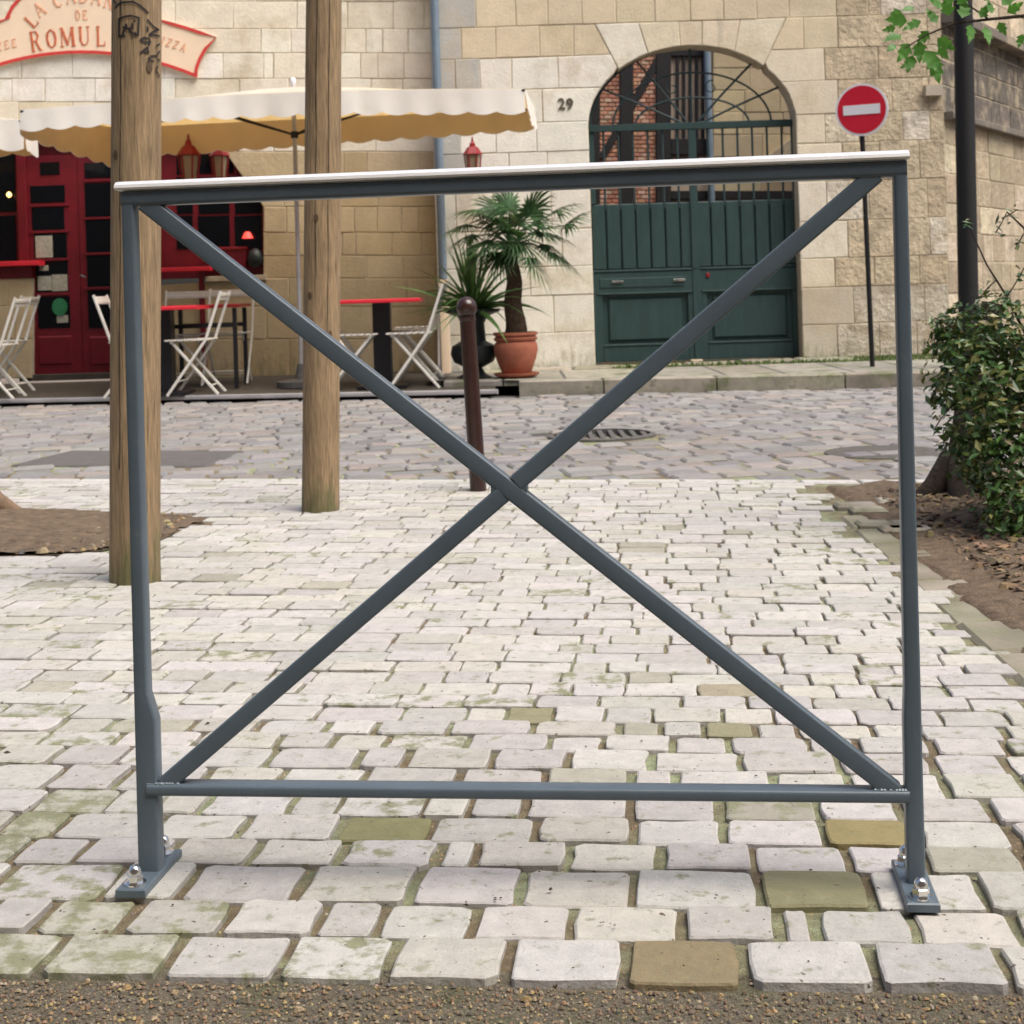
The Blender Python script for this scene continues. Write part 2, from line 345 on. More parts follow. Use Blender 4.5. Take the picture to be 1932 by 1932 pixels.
for i in range(len(rows) - 1):
    Ya, Yb = rows[i], rows[i + 1]
    joints = []
    if i in SPEC:
        yy, xs = SPEC[i]; joints = [gnd(x, yy).x for x in xs]
        x = joints[0]
        while x > -1.4: x -= random.uniform(.12, .17); joints.insert(0, x)
        x = joints[-1]
        while x < 1.3: x += random.uniform(.12, .17); joints.append(x)
    else:
        x = -4.6 + random.uniform(0, .15)
        if Ya < 4: x = -3.0 + random.uniform(0, .15)
        while x < 1.6:
            joints.append(x); x += random.choice([random.uniform(.125, .175), random.uniform(.125, .175), random.uniform(.125, .17), random.uniform(.07, .11)])
    lean = .11
    for a, b in zip(joints, joints[1:]):
        cx = (a + b) / 2; cy = (rowY(Ya, cx) + rowY(Yb, cx)) / 2
        if cy > bordY(cx) - .10 or inpit(cx, cy): continue
        if cx > edgeX(cy) + .02 and cy > 2.75: continue
        if cx < -0.40 * cy - .35 or cx > .42 * cy + .3: continue
        g = random.uniform(.0016, .0042); ge = random.uniform(.0025, .0065)
        if i < 10: ge = random.uniform(.005, .011)
        if i > 9: g *= .7; ge *= .75
        h = (Yb - Ya) / 2; xa, xb = a + ge, b - ge
        dr = .0 if i in SPEC else 0
        pts = []
        c1 = min(random.uniform(.008, .024), (xb - xa) * .2)
        cor = [random.choice([random.uniform(.003, .007), random.uniform(.004, .010), random.uniform(.007, .016 if i < 12 else .010)]) for _ in range(4)]
        cor = [min(q, (xb - xa) * .16) for q in cor]; J = lambda s=.0035: random.uniform(-s, s) * min(1, (xb - xa) / .12)
        lx = lambda X, Y0: X + lean * (Y0 - (Ya + Yb) / 2)
        def pt(X, f):   # f 0..1 across the row
            Y0 = Ya + g + (Yb - Ya - 2 * g) * f
            return (lx(X, Y0) , rowY(Y0, X))
        dy = lambda c: c / (Yb - Ya)
        pts = [pt(xa + cor[0], 0), pt((xa + xb) / 2 + J(.02), dy(J(.004)) + .01), pt(xb - cor[1], 0), pt(xb, dy(cor[1]) * .8), pt(xb + J(.004), .5),
               pt(xb, 1 - dy(cor[2]) * .8), pt(xb - cor[2], 1), pt((xa + xb) / 2 + J(.02), .99 + dy(J(.005))), pt(xa + cor[3], 1), pt(xa, 1 - dy(cor[3]) * .8),
               pt(xa + J(.004), .5), pt(xa, dy(cor[0]) * .8)]
        pts = [(p[0] + J(.002), p[1] + J(.002)) for p in pts]
        warm = random.random()
        base = (PAVE[0] * 1.0, PAVE[1] * (1.0 if warm > .3 else .985), PAVE[2] * (1.0 if warm > .3 else 1.015))
        if warm > .74: base = (PAVE[0] * .99, PAVE[1] * .985, PAVE[2] * .945)
        if random.random() < .03: base = (.30, .285, .235)
        tint = jit(base, .12, .012) + (random.uniform(.35, .9) if random.random() < (.22 if cx < -.25 * cy + .1 or cx > edgeX(cy) - .35 else .06) else random.uniform(0, .15),)
        stones.append([cx, cy, pts, tint, i])
for g_, t in olive:
    s = min(stones, key=lambda s: (s[0] - g_.x) ** 2 + (s[1] - g_.y) ** 2 * 3); s[3] = t
for g_ in mossy:
    s = min(stones, key=lambda s: (s[0] - g_.x) ** 2 + (s[1] - g_.y) ** 2 * 3); s[3] = (.36, .35, .30, random.uniform(.8, 1.15))
GF = (Vector((0, 0, 0)), VX, VY, VZ)
def pavestone(mb, pts, tint, near):
    fr = random.uniform(-.0032, .0032)
    block(mb, pts, GF, fr, .045, random.uniform(.0018, .0038), tint, bz=random.uniform(.0015, .0035), tilt=(random.uniform(-.012, .012), random.uniform(-.016, .016)))
stones.sort(key=lambda s: s[1] + .25 * abs(s[0]))
far = MB()
def inview(s):
    u = s[0] / s[1] * F; v = H / s[1] * F; X = u * _c + v * _s + PX; return -90 < X < 2020
vis = [s for s in stones if inview(s)]; rest = [s for s in stones if not inview(s)]
for k, s in enumerate(vis):
    if k < 296:
        mb = MB(); pavestone(mb, s[2], s[3], True); link('paving_stone', mb.raw('paving_stone', M['pave']), pavement)
    else: pavestone(far, s[2], s[3], False)
for s in rest: pavestone(far, s[2], s[3], False)
# the border course of larger pale stones against the street
x = -4.4
while x < 3.4:
    L = random.uniform(.2, .34); xa, xb = x + .006, x + L - .006; x += L
    p = [(xa, bordY(xa) - .10), (xb, bordY(xb) - .10), (xb, bordY(xb) - .004), (xa, bordY(xa) - .004)]
    block(far, p, GF, random.uniform(-.001, .004), .045, .006, jit((.43, .415, .395), .06, .015))
o = link('far_paving', far.raw('far_paving', M['pave']), pavement); o['kind'] = 'stuff'

# ---- street of granite setts
street = sheet('street', -14, 16, 6.2, 15.0, -.020, M['settjoint'])
setts = []
ang = R(11); ca, sa = math.cos(ang), math.sin(ang)
def srot(a, b): return (a * ca - b * sa, 6.7 + a * sa + b * ca)
patch = [gnd(*p) for p in ((20, 878), (135, 850), (462, 851), (388, 880))]
def inpoly(x, y, P):
    c = False
    for i in range(len(P)):
        x1, y1 = P[i - 1].x, P[i - 1].y; x2, y2 = P[i].x, P[i].y
        if (y1 > y) != (y2 > y) and x < (x2 - x1) * (y - y1) / (y2 - y1) + x1: c = not c
    return c
hole1 = gnd(1135, 821); hole2 = gnd(1668, 851)
platY = lambda X: 12.05 - .169 * (X + .14)
kerbY = lambda X: 12.11 - .13 * X
b = -2.2
while b < 7.6:
    hb = random.uniform(.135, .16); a = -6.5 + random.uniform(0, .2)
    while a < 7.5:
        la = random.uniform(.15, .24)
        cx, cy = srot(a + la / 2, b + hb / 2)
        lim = platY(cx) if cx < .0 else kerbY(cx)
        ok = bordY(cx) + .05 < cy < lim - .02 and -.42 * cy < cx < .42 * cy
        if ok and not inpoly(cx, cy, patch) and ((cx - hole1.x) / .40) ** 2 + ((cy - hole1.y) / .38) ** 2 > 1 and abs(math.hypot(cx - hole2.x, cy - hole2.y) - .27) > .06:
            q = [(a + .006, b + .006), (a + la - .006, b + .006), (a + la - .006, b + hb - .006), (a + .006, b + hb - .006)]
            q = [srot(p[0] + random.uniform(-.006, .006), p[1] + random.uniform(-.006, .006)) for p in q]
            r_ = random.random()
            base = (.205, .196, .190) if r_ < .6 else ((.228, .203, .186) if r_ < .82 else (.182, .177, .180))
            setts.append((cx, cy, q, jit(base, .20, .025)))
        a += la
    b += hb
setts.sort(key=lambda s: s[1])
fars = MB(); nvis = 0
for s in setts:
    X = s[0] / s[1] * F * _c + H / s[1] * F * _s + PX
    mb = MB() if (nvis < 296 and 0 < X < 1800) else fars
    block(mb, s[2], GF, random.uniform(-.007, .007), .045, .012, s[3], bz=.010, tilt=(random.uniform(-.014, .014), random.uniform(-.014, .014)))
    if mb is not fars: nvis += 1; link('sett', mb.raw('sett', M['sett']), street)
o = link('far_setts', fars.raw('far_setts', M['sett']), street); o['kind'] = 'stuff'
mb = MB(); P4 = [(p.x, p.y) for p in patch]
block(mb, P4, GF, .002, .03, .01, None); mb.t = []
o = mb.obj('asphalt_patch', M['asphalt'], street, False)
# drain with cast grating, and a round cover
dr = empty('street_drain', (hole1.x, hole1.y, 0), 'round cast iron street drain grating among the granite setts', 'drain')
mb = MB(); n = 40; rr = .285; prof = [(rr + .03, -.02), (rr + .03, .004), (rr, .010), (rr, -.02)]
mb.lathe(prof, (hole1.x, hole1.y, 0), n); mb.f = [f for f in mb.f if len(f) == 4]
mb.obj('rim', M['iron'], dr)
mb = MB(); mb.lathe([(rr, -.045), (rr, -.03)], (hole1.x, hole1.y, 0), 32); mb.obj('pit', M['black'], dr)
for k in range(-4, 5):
    hw = math.sqrt(max(.01, rr ** 2 - (k * .062) ** 2)) - .005
    mb = MB(); mb.rbar((hole1.x + k * .062, hole1.y - hw, -.004), (hole1.x + k * .062, hole1.y + hw, -.004), .03, .016, VZ, .003); mb.obj('bar', M['iron'], dr)
mb = MB(); mb.lathe([(.02, .0), (.20, .0), (.27, .001), (.292, -.002), (.298, -.018)], (hole2.x, hole2.y, -.001), 40)
tag(mb.obj('manhole_cover', M['settjoint']), 'round grey manhole cover ring in the street near the hedge', 'manhole cover')

# ---- gravel strip in the foreground
mb = MB(); mb.add([(-6, -6, -.0115), (6, -6, -.0115), (6, 1.833 - .6 + .08, -.0115), (-6, 1.833 + .6 + .08, -.0115)], [(0, 1, 2, 3)])
gravel = link('gravel_path', mb.raw('gravel_path', M['gravel'])); gravel['kind'] = 'structure'
def pebble(mb, p, r, tint):
    ax = random.uniform(.7, 1.3); th = random.uniform(0, 6.28); fl = random.uniform(.45, .8)
    ring = [(math.cos(th + k * 1.047) * r * ax * random.uniform(.8, 1.1), math.sin(th + k * 1.047) * r / ax * random.uniform(.8, 1.1)) for k in range(6)]
    vs = [(p[0] + q[0], p[1] + q[1], p[2]) for q in ring] + [(p[0] + q[0] * .55, p[1] + q[1] * .55, p[2] + r * fl * random.uniform(.8, 1.1)) for q in ring]
    mb.add(vs, [(k, (k + 1) % 6, 6 + (k + 1) % 6, 6 + k) for k in range(6)] + [tuple(range(6, 12))], tint)
pcol = [(.30, .21, .11), (.22, .16, .10), (.36, .28, .17), (.16, .12, .085), (.24, .18, .12), (.20, .145, .09), (.13, .115, .10), (.27, .16, .09), (.42, .31, .14), (.33, .27, .20)]
mb = MB()
for k in range(13000):
    x, y = random.uniform(-.85, .85), random.uniform(1.60, 1.925)
    if y > 1.833 - .1 * x - .004: continue
    r = random.choice([.0011, .0014, .0018, .0022, .003]) * random.uniform(.7, 1.3)
    if random.random() < .025: r *= 1.8
    
    pebble(mb, (x, y, -.0117 + random.uniform(0, .003)), r, tuple(.8 * q for q in jit(random.choice(pcol), .3, .08)))
for k in range(5200):      # grit lying in the wide joints
    y = random.uniform(1.82, 3.2); x = random.uniform(-.4, .4) * y
    pebble(mb, (x, y, -.0092), random.uniform(.001, .0032), jit(random.choice(pcol), .3, .08))
tag(link('gravel', mb.raw('gravel', M['pebble'], False)), 'brown gravel grit spread in front of and between the pale setts', 'gravel', kind='stuff')
# low broken mortar lumps along the front edge
for k, (x, y, sx, sy) in enumerate(((430, 1862, .055, .016), (245, 1856, .03, .012), (1000, 1880, .010, .006), (595, 1894, .011, .008))):
    pass

# ---- soil of the tree pit (left) and of the planting bed (right)
def nzz(x, y, s): return noise.noise(Vector((x * s, y * s, 3.3)))
mb = MB(); vs = []; idx = {}
nx, ny = 90, 60; x0, x1, y0, y1 = -3.4, -1.15, 4.55, 6.35
for j in range(ny + 1):
    for i in range(nx + 1):
        X = x0 + (x1 - x0) * i / nx; Y = y0 + (y1 - y0) * j / ny
        if inpit(X, Y): idx[(i, j)] = len(vs); vs.append((X, Y, -.001 + .006 * nzz(X, Y, 5) + .006 * nzz(X, Y, 22) + .06 * math.exp(-((X + 2.2) ** 2 + (Y - 5.6) ** 2) * 4)))
fs = [(idx[(i, j)], idx[(i + 1, j)], idx[(i + 1, j + 1)], idx[(i, j + 1)]) for j in range(ny) for i in range(nx) if all(q in idx for q in ((i, j), (i + 1, j), (i + 1, j + 1), (i, j + 1)))]
mb.add(vs, fs); tree_pit = link('tree_pit_soil', mb.raw('tree_pit_soil', M['soil'], True)); tree_pit['kind'] = 'structure'
mb = MB(); mb.add([(p[0], p[1], -.004) for p in pit], [tuple(range(len(pit)))]); o = link('tree_pit_base', mb.mesh('tree_pit_base', M['soil'], False)); o['kind'] = 'structure'
def bedz(X, Y):
    d = max(0, X - edgeX(Y) - .18)
    k = max(0, min(1, (Y - 2.6) / .5))
    return .004 - .03 * (1 - k) + k * (.10 * min(1, d / .9) + .03 * nzz(X, Y, 4) * min(1, d * 4) + .012 * nzz(X, Y, 18))
bed = sheet('planting_bed', 1.06, 5.2, 2.6, 6.55, 0, M['soil'], 110, 110, lambda X, Y: bedz(X, Y) if X > edgeX(Y) + .10 and Y < bordY(X) - .22 else -.05)
mb = MB()
for k in range(3000):
    if k % 3:
        x, y = random.uniform(-2.4, -1.3), random.uniform(4.6, 6.2)
        if not inpit(x, y): continue
        z = .003 + .006 * nzz(x, y, 5)
    else:
        y = random.uniform(2.8, 5.9); x = edgeX(y) + .22 + abs(random.gauss(0, .4)); z = bedz(x, y)
    r = random.uniform(.004, .012) if random.random() < .9 else random.uniform(.012, .022)
    pebble(mb, (x, y, z - .001), r, tuple(.62 * q for q in jit(random.choice(pcol), .35, .08)))
tag(link('soil_debris', mb.raw('soil_debris', M['pebble'], False)), 'small stones and clods scattered over the bare planting soil', 'stones', kind='stuff')
mb = MB()
for k in range(1500):
    y = random.uniform(2.8, 5.8); x = edgeX(y) + .25 + abs(random.gauss(0, .45)); z = bedz(x, y) + .006
    a = random.uniform(0, 6.28); L = random.uniform(.012, .03); d = Vector((math.cos(a), math.sin(a), random.uniform(-.3, .4))) * L; e = Vector((-math.sin(a), math.cos(a), random.uniform(-.4, .4))) * L * .4
    p = Vector((x, y, z)); mb.add([p - d, p + e, p + d, p - e], [(0, 1, 2), (0, 2, 3)], jit(random.choice([(.16, .105, .06), (.12, .08, .05), (.21, .15, .09), (.085, .06, .04)]), .3, .1))
tag(link('leaf_litter', mb.raw('leaf_litter', M['dead'])), 'dry brown leaf litter under the shrub', 'leaf litter', kind='stuff')
mb = MB()
for k in range(200):      # crumbs of earth, twigs and leaf bits lying on the setts
    y = 1.85 + 4.6 * random.random() ** 1.6; x = random.uniform(-.42, .40) * y
    if inpit(x, y) or x > edgeX(y) or y > bordY(x): continue
    a = random.uniform(0, 6.28); L = random.uniform(.001, .0035) if random.random() < .93 else random.uniform(.005, .011); d = Vector((math.cos(a), math.sin(a), 0)) * L; e = Vector((-d.y, d.x, 0)) * random.uniform(.3, .8); p = Vector((x, y, .0035))
    mb.add([p - d, p + e, p + d, p - e, p + VZ * L * .5], [(0, 1, 4), (1, 2, 4), (2, 3, 4), (3, 0, 4)], jit(random.choice([(.06, .035, .02), (.10, .06, .035), (.045, .035, .025)]), .3, .1))
for x, y in ((1300, 1387), (1690, 1525), (560, 1275), (1465, 1048), (1355, 1690), (930, 1692), (1145, 1742)):
    p = gnd(x, y, .003)
    for q in range(4): c = p + Vector((random.gauss(0, .007), random.gauss(0, .005), 0)); r = random.uniform(.0012, .003); mb.add([c - VX * r, c - VY * r, c + VX * r, c + VY * r, c + VZ * r * .5], [(0, 1, 4), (1, 2, 4), (2, 3, 4), (3, 0, 4)], (.09, .055, .035))
tag(link('crumbs', mb.raw('crumbs', M['dead'])), 'dark crumbs of earth and leaf bits lying on the pale setts', 'debris', kind='stuff')
# mossy edging slabs between setts and bed
y = 2.7
while y < 5.2:
    L = random.uniform(.22, .36); ya, yb = y + .008, y + L - .008; y += L
    wd = random.uniform(.15, .20)
    p = [(edgeX(ya) + .02, ya), (edgeX(ya) + wd, ya + random.uniform(-.02, .02)), (edgeX(yb) + wd + random.uniform(-.03, .02), yb), (edgeX(yb) + .02, yb)]
    mb = MB(); block(mb, p, GF, random.uniform(-.004, .006), .05, .012, jit((.25, .225, .175), .18, .04)); link('edging_slab', mb.raw('edging_slab', M['mossstone']), bed)
for k in range(7):   # a few loose setts running into the soil
    y = random.uniform(4.6, 5.7); x = edgeX(y) + random.uniform(.02, .22); L = random.uniform(.1, .16)
    mb = MB(); block(mb, [(x, y), (x + L, y - .02), (x + L, y + .07), (x, y + .09)], GF, .016, .05, .01, jit((.36, .32, .27), .15, .05)); link('edging_slab', mb.raw('edging_slab', M['mossstone']), bed)

# ---- sidewalk with kerb stones in front of the stone facade
KH = .12
sidewalk = empty('sidewalk', (2, 12.9, 0)); sidewalk['kind'] = 'structure'
mb = MB()
xs = [-.25, .2, 8.5]
mb.add([(-.05, kerbY(-.05) + .2, KH - .006), (8.5, kerbY(8.5) + .2, KH - .006), (8.5, 14.6, KH - .006), (-.75, 14.6, KH - .006), (-.75, 12.6, KH - .006)], [(0, 1, 2, 3, 4)])
mb.obj('slab_bed', M['asphalt'], sidewalk, False)
x = .03; ks = [.03, .72, 1.62, 2.62, 3.42, 4.3, 5.2, 6.1, 7.0]
for a, b_ in zip(ks, ks[1:]):
    p = [(a + .006, kerbY(a)), (b_ - .006, kerbY(b_)), (b_ - .006, kerbY(b_) + .20), (a + .006, kerbY(a) + .20)]
    mb = MB(); block(mb, p, GF, KH, .16, .018, jit((.25, .225, .18), .14, .04), bz=.012); link('kerb_stone', mb.raw('kerb_stone', M['kerb']), sidewalk)
x = -.6
while x < 4.6:
    L = random.uniform(.4, .7); mb = MB(); ya = kerbY(x) + .21; 
    block(mb, [(x + .006, kerbY(x) + .22), (x + L - .006, kerbY(x + L) + .22), (x + L - .006, 13.55), (x + .006, 13.55)], GF, KH - .003, .05, .01, jit((.24, .225, .19), .15, .04)); link('slab', mb.raw('slab', M['kerb']), sidewalk)
    x += L
for k in range(9):       # low stones at the foot of the wall
    xa = -.5 + k * .52; mb = MB(); block(mb, [(xa + .008, 13.58), (xa + .51, 13.58), (xa + .51, 13.99), (xa + .008, 13.99)], GF, KH + random.uniform(.0, .03), .08, .015, jit((.26, .24, .18), .2, .05)); link('slab', mb.raw('slab', M['kerb']), sidewalk)
mb = MB()
for k in range(1700):
    x = random.uniform(.9, 4.05); y = 13.93 - abs(random.gauss(0, .05)) if random.random() < .75 else random.uniform(13.5, 13.62)
    if .78 < x < 2.7 and y > 13.7 and random.random() < .8: continue
    r = random.uniform(.008, .028); h = random.uniform(-.01, .02)
    mb.add([(x - r, y, KH), (x + r, y, KH), (x, y - r, KH), (x + random.uniform(-r, r), y - r * .3, KH + .02 + h)], [(0, 2, 3), (2, 1, 3), (1, 0, 3)])
tag(link('moss_tufts', mb.raw('moss_tufts', M['moss'])), 'green moss and weeds along the foot of the stone wall', 'moss', kind='stuff')

# ---- unseen houses added behind the camera to keep low sky off the restaurant
mb = MB()
for k in range(6):
    hh_ = 13.5 + (k % 3) * .9; X = -21 + k * 7.6; mb.box((X + 3.8, -9.5, hh_ / 2), 7.58, 6, hh_)
    mb.add([(X, -12.5, hh_), (X + 7.58, -12.5, hh_), (X + 7.58, -6.5, hh_), (X, -6.5, hh_), (X, -9.5, hh_ + 2.4), (X + 7.58, -9.5, hh_ + 2.4)], [(0, 1, 5, 4), (3, 2, 5, 4), (0, 3, 4), (1, 2, 5)])
o = link('sky_blocking_houses', mb.mesh('sky_blocking_houses', M['plaster'], False)); o['kind'] = 'structure'
# ================================================================== BUILDINGS
# ---- right facade (ashlar, carriage gate), plane Y = ZF
ZF = 14.0
hY = lambda y: .85 - (y - 540) / 200.0
def wX(x, y, Z=ZF): return at(x, y, Z).x
fac = empty('stone_facade', (1.7, ZF, 0), 'pale limestone house front with an arched carriage gateway', 'building')
FF = (Vector((0, ZF, 0)), VX, VZ, Vector((0, -1, 0)))
GX, GA, GS, GR = 1.748, .98, 2.373, .747      # gate centre, half width, spring height, rise
XL0, XR0 = -.70, 4.12
hs = [4.6, 4.27, 3.95, 3.65, 3.35, 3.055, 2.75, 2.435, 2.16, 1.80, 1.425, 1.075, .80, .45, .10]
rowy = [-210, -144, -80, -20, 40, 99, 160, 223, 278, 350, 425, 495, 550, 620, 690]
Lj = {2: [870, 930, 1000, 1070, 1135, 1200, 1260, 1330, 1400], 3: [897, 972, 1033, 1097, 1162, 1235, 1302, 1365, 1427, 1489, 1578, 1638, 1661, 1748],
      4: [870, 935, 1017, 1082], 5: [858, 905, 965, 1053], 6: [880, 945, 1023], 7: [868, 935, 1012], 8: [890, 960, 1033], 9: [860, 930, 1040], 10: [880, 980, 1060], 11: [900, 1000], 12: [870, 955, 1045], 13: [890, 985]}
Rj = {4: [1516, 1581, 1692, 1750], 5: [1556, 1657, 1748], 6: [1581, 1683, 1752], 7: [1557, 1620, 1703, 1755], 8: [1590, 1660, 1735], 9: [1560, 1640, 1700, 1750], 10: [1600, 1690, 1755],
      11: [1575, 1650, 1735], 12: [1610, 1690, 1745], 13: [1580, 1660, 1730]}
pj = lambda x, y: (at(x, y, ZF).x, at(x, y, ZF).z)
VJ = [(pj(1122, 46), pj(1167, 123)), (pj(1205, 46), pj(1223, 95)), (pj(1281, 48), pj(1284, 84)), (pj(1324, 46), pj(1324, 83)), (pj(1396, 42), pj(1385, 92)), (pj(1483, 35), pj(1440, 116))]
arcZ = lambda X: GS + GR * math.sqrt(max(0, 1 - ((X - GX) / GA) ** 2))
def arcX(h, sgn):
    if h <= GS: return GX + sgn * GA
    return GX + sgn * GA * math.sqrt(max(0, 1 - ((h - GS) / GR) ** 2))
# project voussoir feet on the arch
VJ = [(a, (b_[0], arcZ(b_[0]))) for a, b_ in VJ]
def lineX(j, h):
    (xa, ha), (xb, hb) = j; t = (h - hb) / (ha - hb); return xb + (xa - xb) * t
def gL(h): return lineX(VJ[0], h) if h >= VJ[0][1][1] else arcX(h, -1)
def gR(h): return lineX(VJ[5], h) if h >= VJ[5][1][1] else arcX(h, 1)
cells = []
WALL = (.56, .475, .345)
def rowcells(h0, h1, bounds, lf=None, rf=None):
    """bounds: inner vertical joints; lf/rf functions give the outer left/right boundary at a height"""
    hh = [h0 + (h1 - h0) * k / 5 for k in range(6)]
    res = []
    B = [lf] + [(lambda x: (lambda h: x))(x) for x in bounds] + [rf]
    for a, b_ in zip(B, B[1:]):
        p = [(b_(h), h) for h in hh] + [(a(h), h) for h in hh[::-1]]
        q = []
        for k, v in enumerate(p):        # drop collinear points
            v0, v1 = p[k - 1], p[(k + 1) % len(p)]
            if abs((v[0] - v0[0]) * (v1[1] - v0[1]) - (v[1] - v0[1]) * (v1[0] - v0[0])) > 2e-5: q.append(v)
        if len(q) >= 3: res.append(q)
    return res
for i in range(len(hs) - 1):
    h1, h0 = hs[i], hs[i + 1]; ym = (rowy[i] + rowy[i + 1]) / 2
    if i < 4:
        js = [wX(x, ym) for x in Lj.get(i, [])] or []
        x = js[-1] if js else XL0
        while x < XR0 - .6: x += random.uniform(.3, .5); js.append(x)
        js = [x for x in js if XL0 + .12 < x < XR0 - .12]
        cs = rowcells(h0, h1, js, lambda h: XL0, lambda h: XR0)
    else:
        lj = [wX(x, ym) for x in Lj.get(i, [])]; rj = [wX(x, ym) for x in Rj.get(i, [])]
        lj = [x for x in lj if XL0 + .1 < x < min(gL(h0), gL(h1)) - .08]; rj = [x for x in rj if max(gR(h0), gR(h1)) + .08 < x < XR0 - .1]
        cs = rowcells(h0, h1, lj, lambda h: XL0, gL) + rowcells(h0, h1, rj, gR, lambda h: XR0)
    for c in cs:
        m_ = sum(p[0] for p in c) / len(c); hm = (h0 + h1) / 2
        base = WALL
        r_ = random.random()
        if i <= 4: base = (.60, .51, .365)
        elif m_ < GX: base = (.745, .715, .635)
        else: base = (.67, .595, .465) if r_ < .7 else (.70, .645, .53)
        if m_ > 3.2: base = (.56, .465, .33) if r_ < .65 else ((.51, .415, .29) if r_ < .85 else (.66, .60, .50))
        if h1 < .82 and m_ > GX: base = (.50, .45, .365)
        if m_ < -.35 and h0 > 1.6: base = (.42, .41, .38)
        cells.append((c, jit(base, .05, .012), 'ashlarworn' if m_ > 3.0 or i < 3 else 'ashlar'))
for k in range(5):
    (t0, b0), (t1, b1) = VJ[k], VJ[k + 1]
    arc = [(b0[0] + (b1[0] - b0[0]) * q / 4, arcZ(b0[0] + (b1[0] - b0[0]) * q / 4)) for q in range(5)]
    top = [(t1[0], hs[4]), (t0[0], hs[4])]
    cells.append((arc + top, jit((.65, .575, .44) if k else (.69, .645, .55), .03, .015)))
def wall(root, cells, fr, nm='stone', gap=.0032, proud=.007, depth=.28, bev=.005):
    mo = MB()
    for cell in cells:
        poly, tint = cell[:2]; mk = cell[2] if len(cell) > 2 else 'ashlar'
        if area2(poly) < 0: poly = poly[::-1]
        ins = inset(poly, gap + random.uniform(-.0008, .0015))
        ins = [(p[0] + random.uniform(-.0035, .0035), p[1] + random.uniform(-.0035, .0035)) for p in ins]; mb = MB(); block(mb, [tuple(p) for p in ins], fr, random.uniform(-.004, .004), .05, bev, tint); link(nm, mb.mesh(nm, M[mk], False), root)
        O, ea, eb, en = fr; n = len(poly); P = lambda p, z: O + ea * p[0] + eb * p[1] + en * z
        mo.add([P(p, -proud) for p in poly] + [P(p, -depth) for p in poly], [tuple(range(n)), tuple(range(n, 2 * n))[::-1]] + [(i, (i + 1) % n, n + (i + 1) % n, n + i) for i in range(n)])
    link('mortar', mo.raw('mortar', M['mortar']), root)
wall(fac, cells, FF)
# house number
def text_mesh(txt, size, ext):
    cu = bpy.data.curves.new('numeral', 'FONT'); cu.body = txt; cu.size = size; cu.extrude = ext; cu.align_x = 'CENTER'; cu.align_y = 'CENTER'; cu.offset = .002
    ob = bpy.data.objects.new('numeral_tmp', cu); C.objects.link(ob); dg = bpy.context.evaluated_depsgraph_get()
    me = bpy.data.meshes.new_from_object(ob.evaluated_get(dg)); bpy.data.objects.remove(ob); return me
for ch, x in (('2', 1059.5), ('9', 1075)):
    me = text_mesh(ch, .145, .005); me.materials.clear(); me.materials.append(M['numeral']); p = at(x, 197, ZF - .008)
    me.transform(Matrix.Translation(p) @ Matrix.Rotation(R(90), 4, 'X')); link('numeral', me, fac)
# square iron/stone boss low on the corner, dark drain spout near the top
mb = MB(); p = at(1760, 77, ZF - .05); mb.box((4.02, ZF - .03, 2.62), .16, .10, .10); mb.t = [(.42, .37, .30)] * 8; link('corbel', mb.raw('corbel', M['ashlar']), fac)

# ---- side wall turning away to the right
sdir = Vector((1, 1.54, 0)).normalized(); snor = Vector((sdir.y, -sdir.x, 0))
if snor.x > 0: pass
side = empty('side_wall', (XR0, ZF, 0), 'grey weathered stone side wall receding behind the black lamp post', 'building')
SF = (Vector((XR0, ZF, 0)), sdir, VZ, Vector((sdir.y, -sdir.x, 0)) )
def sidept(x, y):
    u, v = uv(x, y); k = 1.54; Z = (ZF - k * XR0) / (1 - k * u / F); X = u * Z / F
    return ((X - XR0) / sdir.x, H - v * Z / F)
cells = []
sh = [5.2, 4.9, 4.6, 4.3, 4.0, 3.72, 3.44, 3.16, 2.92, 2.68, 2.40, 2.12, 1.84, 1.56, 1.28, 1.0, .7, .4, .1]
for h1, h0 in zip(sh, sh[1:]):
    x = 0.0; js = []
    while x < 7.0:
        x += random.uniform(.3, .62); js.append(x)
    js = js[:-1]
    for c in rowcells(h0, h1, js, lambda h: 0.0, lambda h: 7.2):
        hm = (h0 + h1) / 2
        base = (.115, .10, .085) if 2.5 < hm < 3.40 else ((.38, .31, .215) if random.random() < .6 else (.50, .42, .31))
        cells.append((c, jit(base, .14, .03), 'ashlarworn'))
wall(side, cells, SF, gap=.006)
for (xa, ya), (xb, yb), th, pr in (((1829, 55), (1932, 107), .10, .16), ((1830, 222), (1932, 268), .07, .09)):
    ta, ha = sidept(xa, ya); tb, hb = sidept(xb, yb); hm = (ha + hb) / 2
    mb = MB(); O, ea, eb, en = SF
    p0 = O + ea * .02 + eb * hm + en * (pr / 2); p1 = O + ea * 7.1 + eb * hm + en * (pr / 2)
    mb.rbar(p0, p1, pr, th, VZ, .012); mb.t = [(.14, .12, .10)] * len(mb.v); mb.obj('cornice', M['ashlar'], side, False)

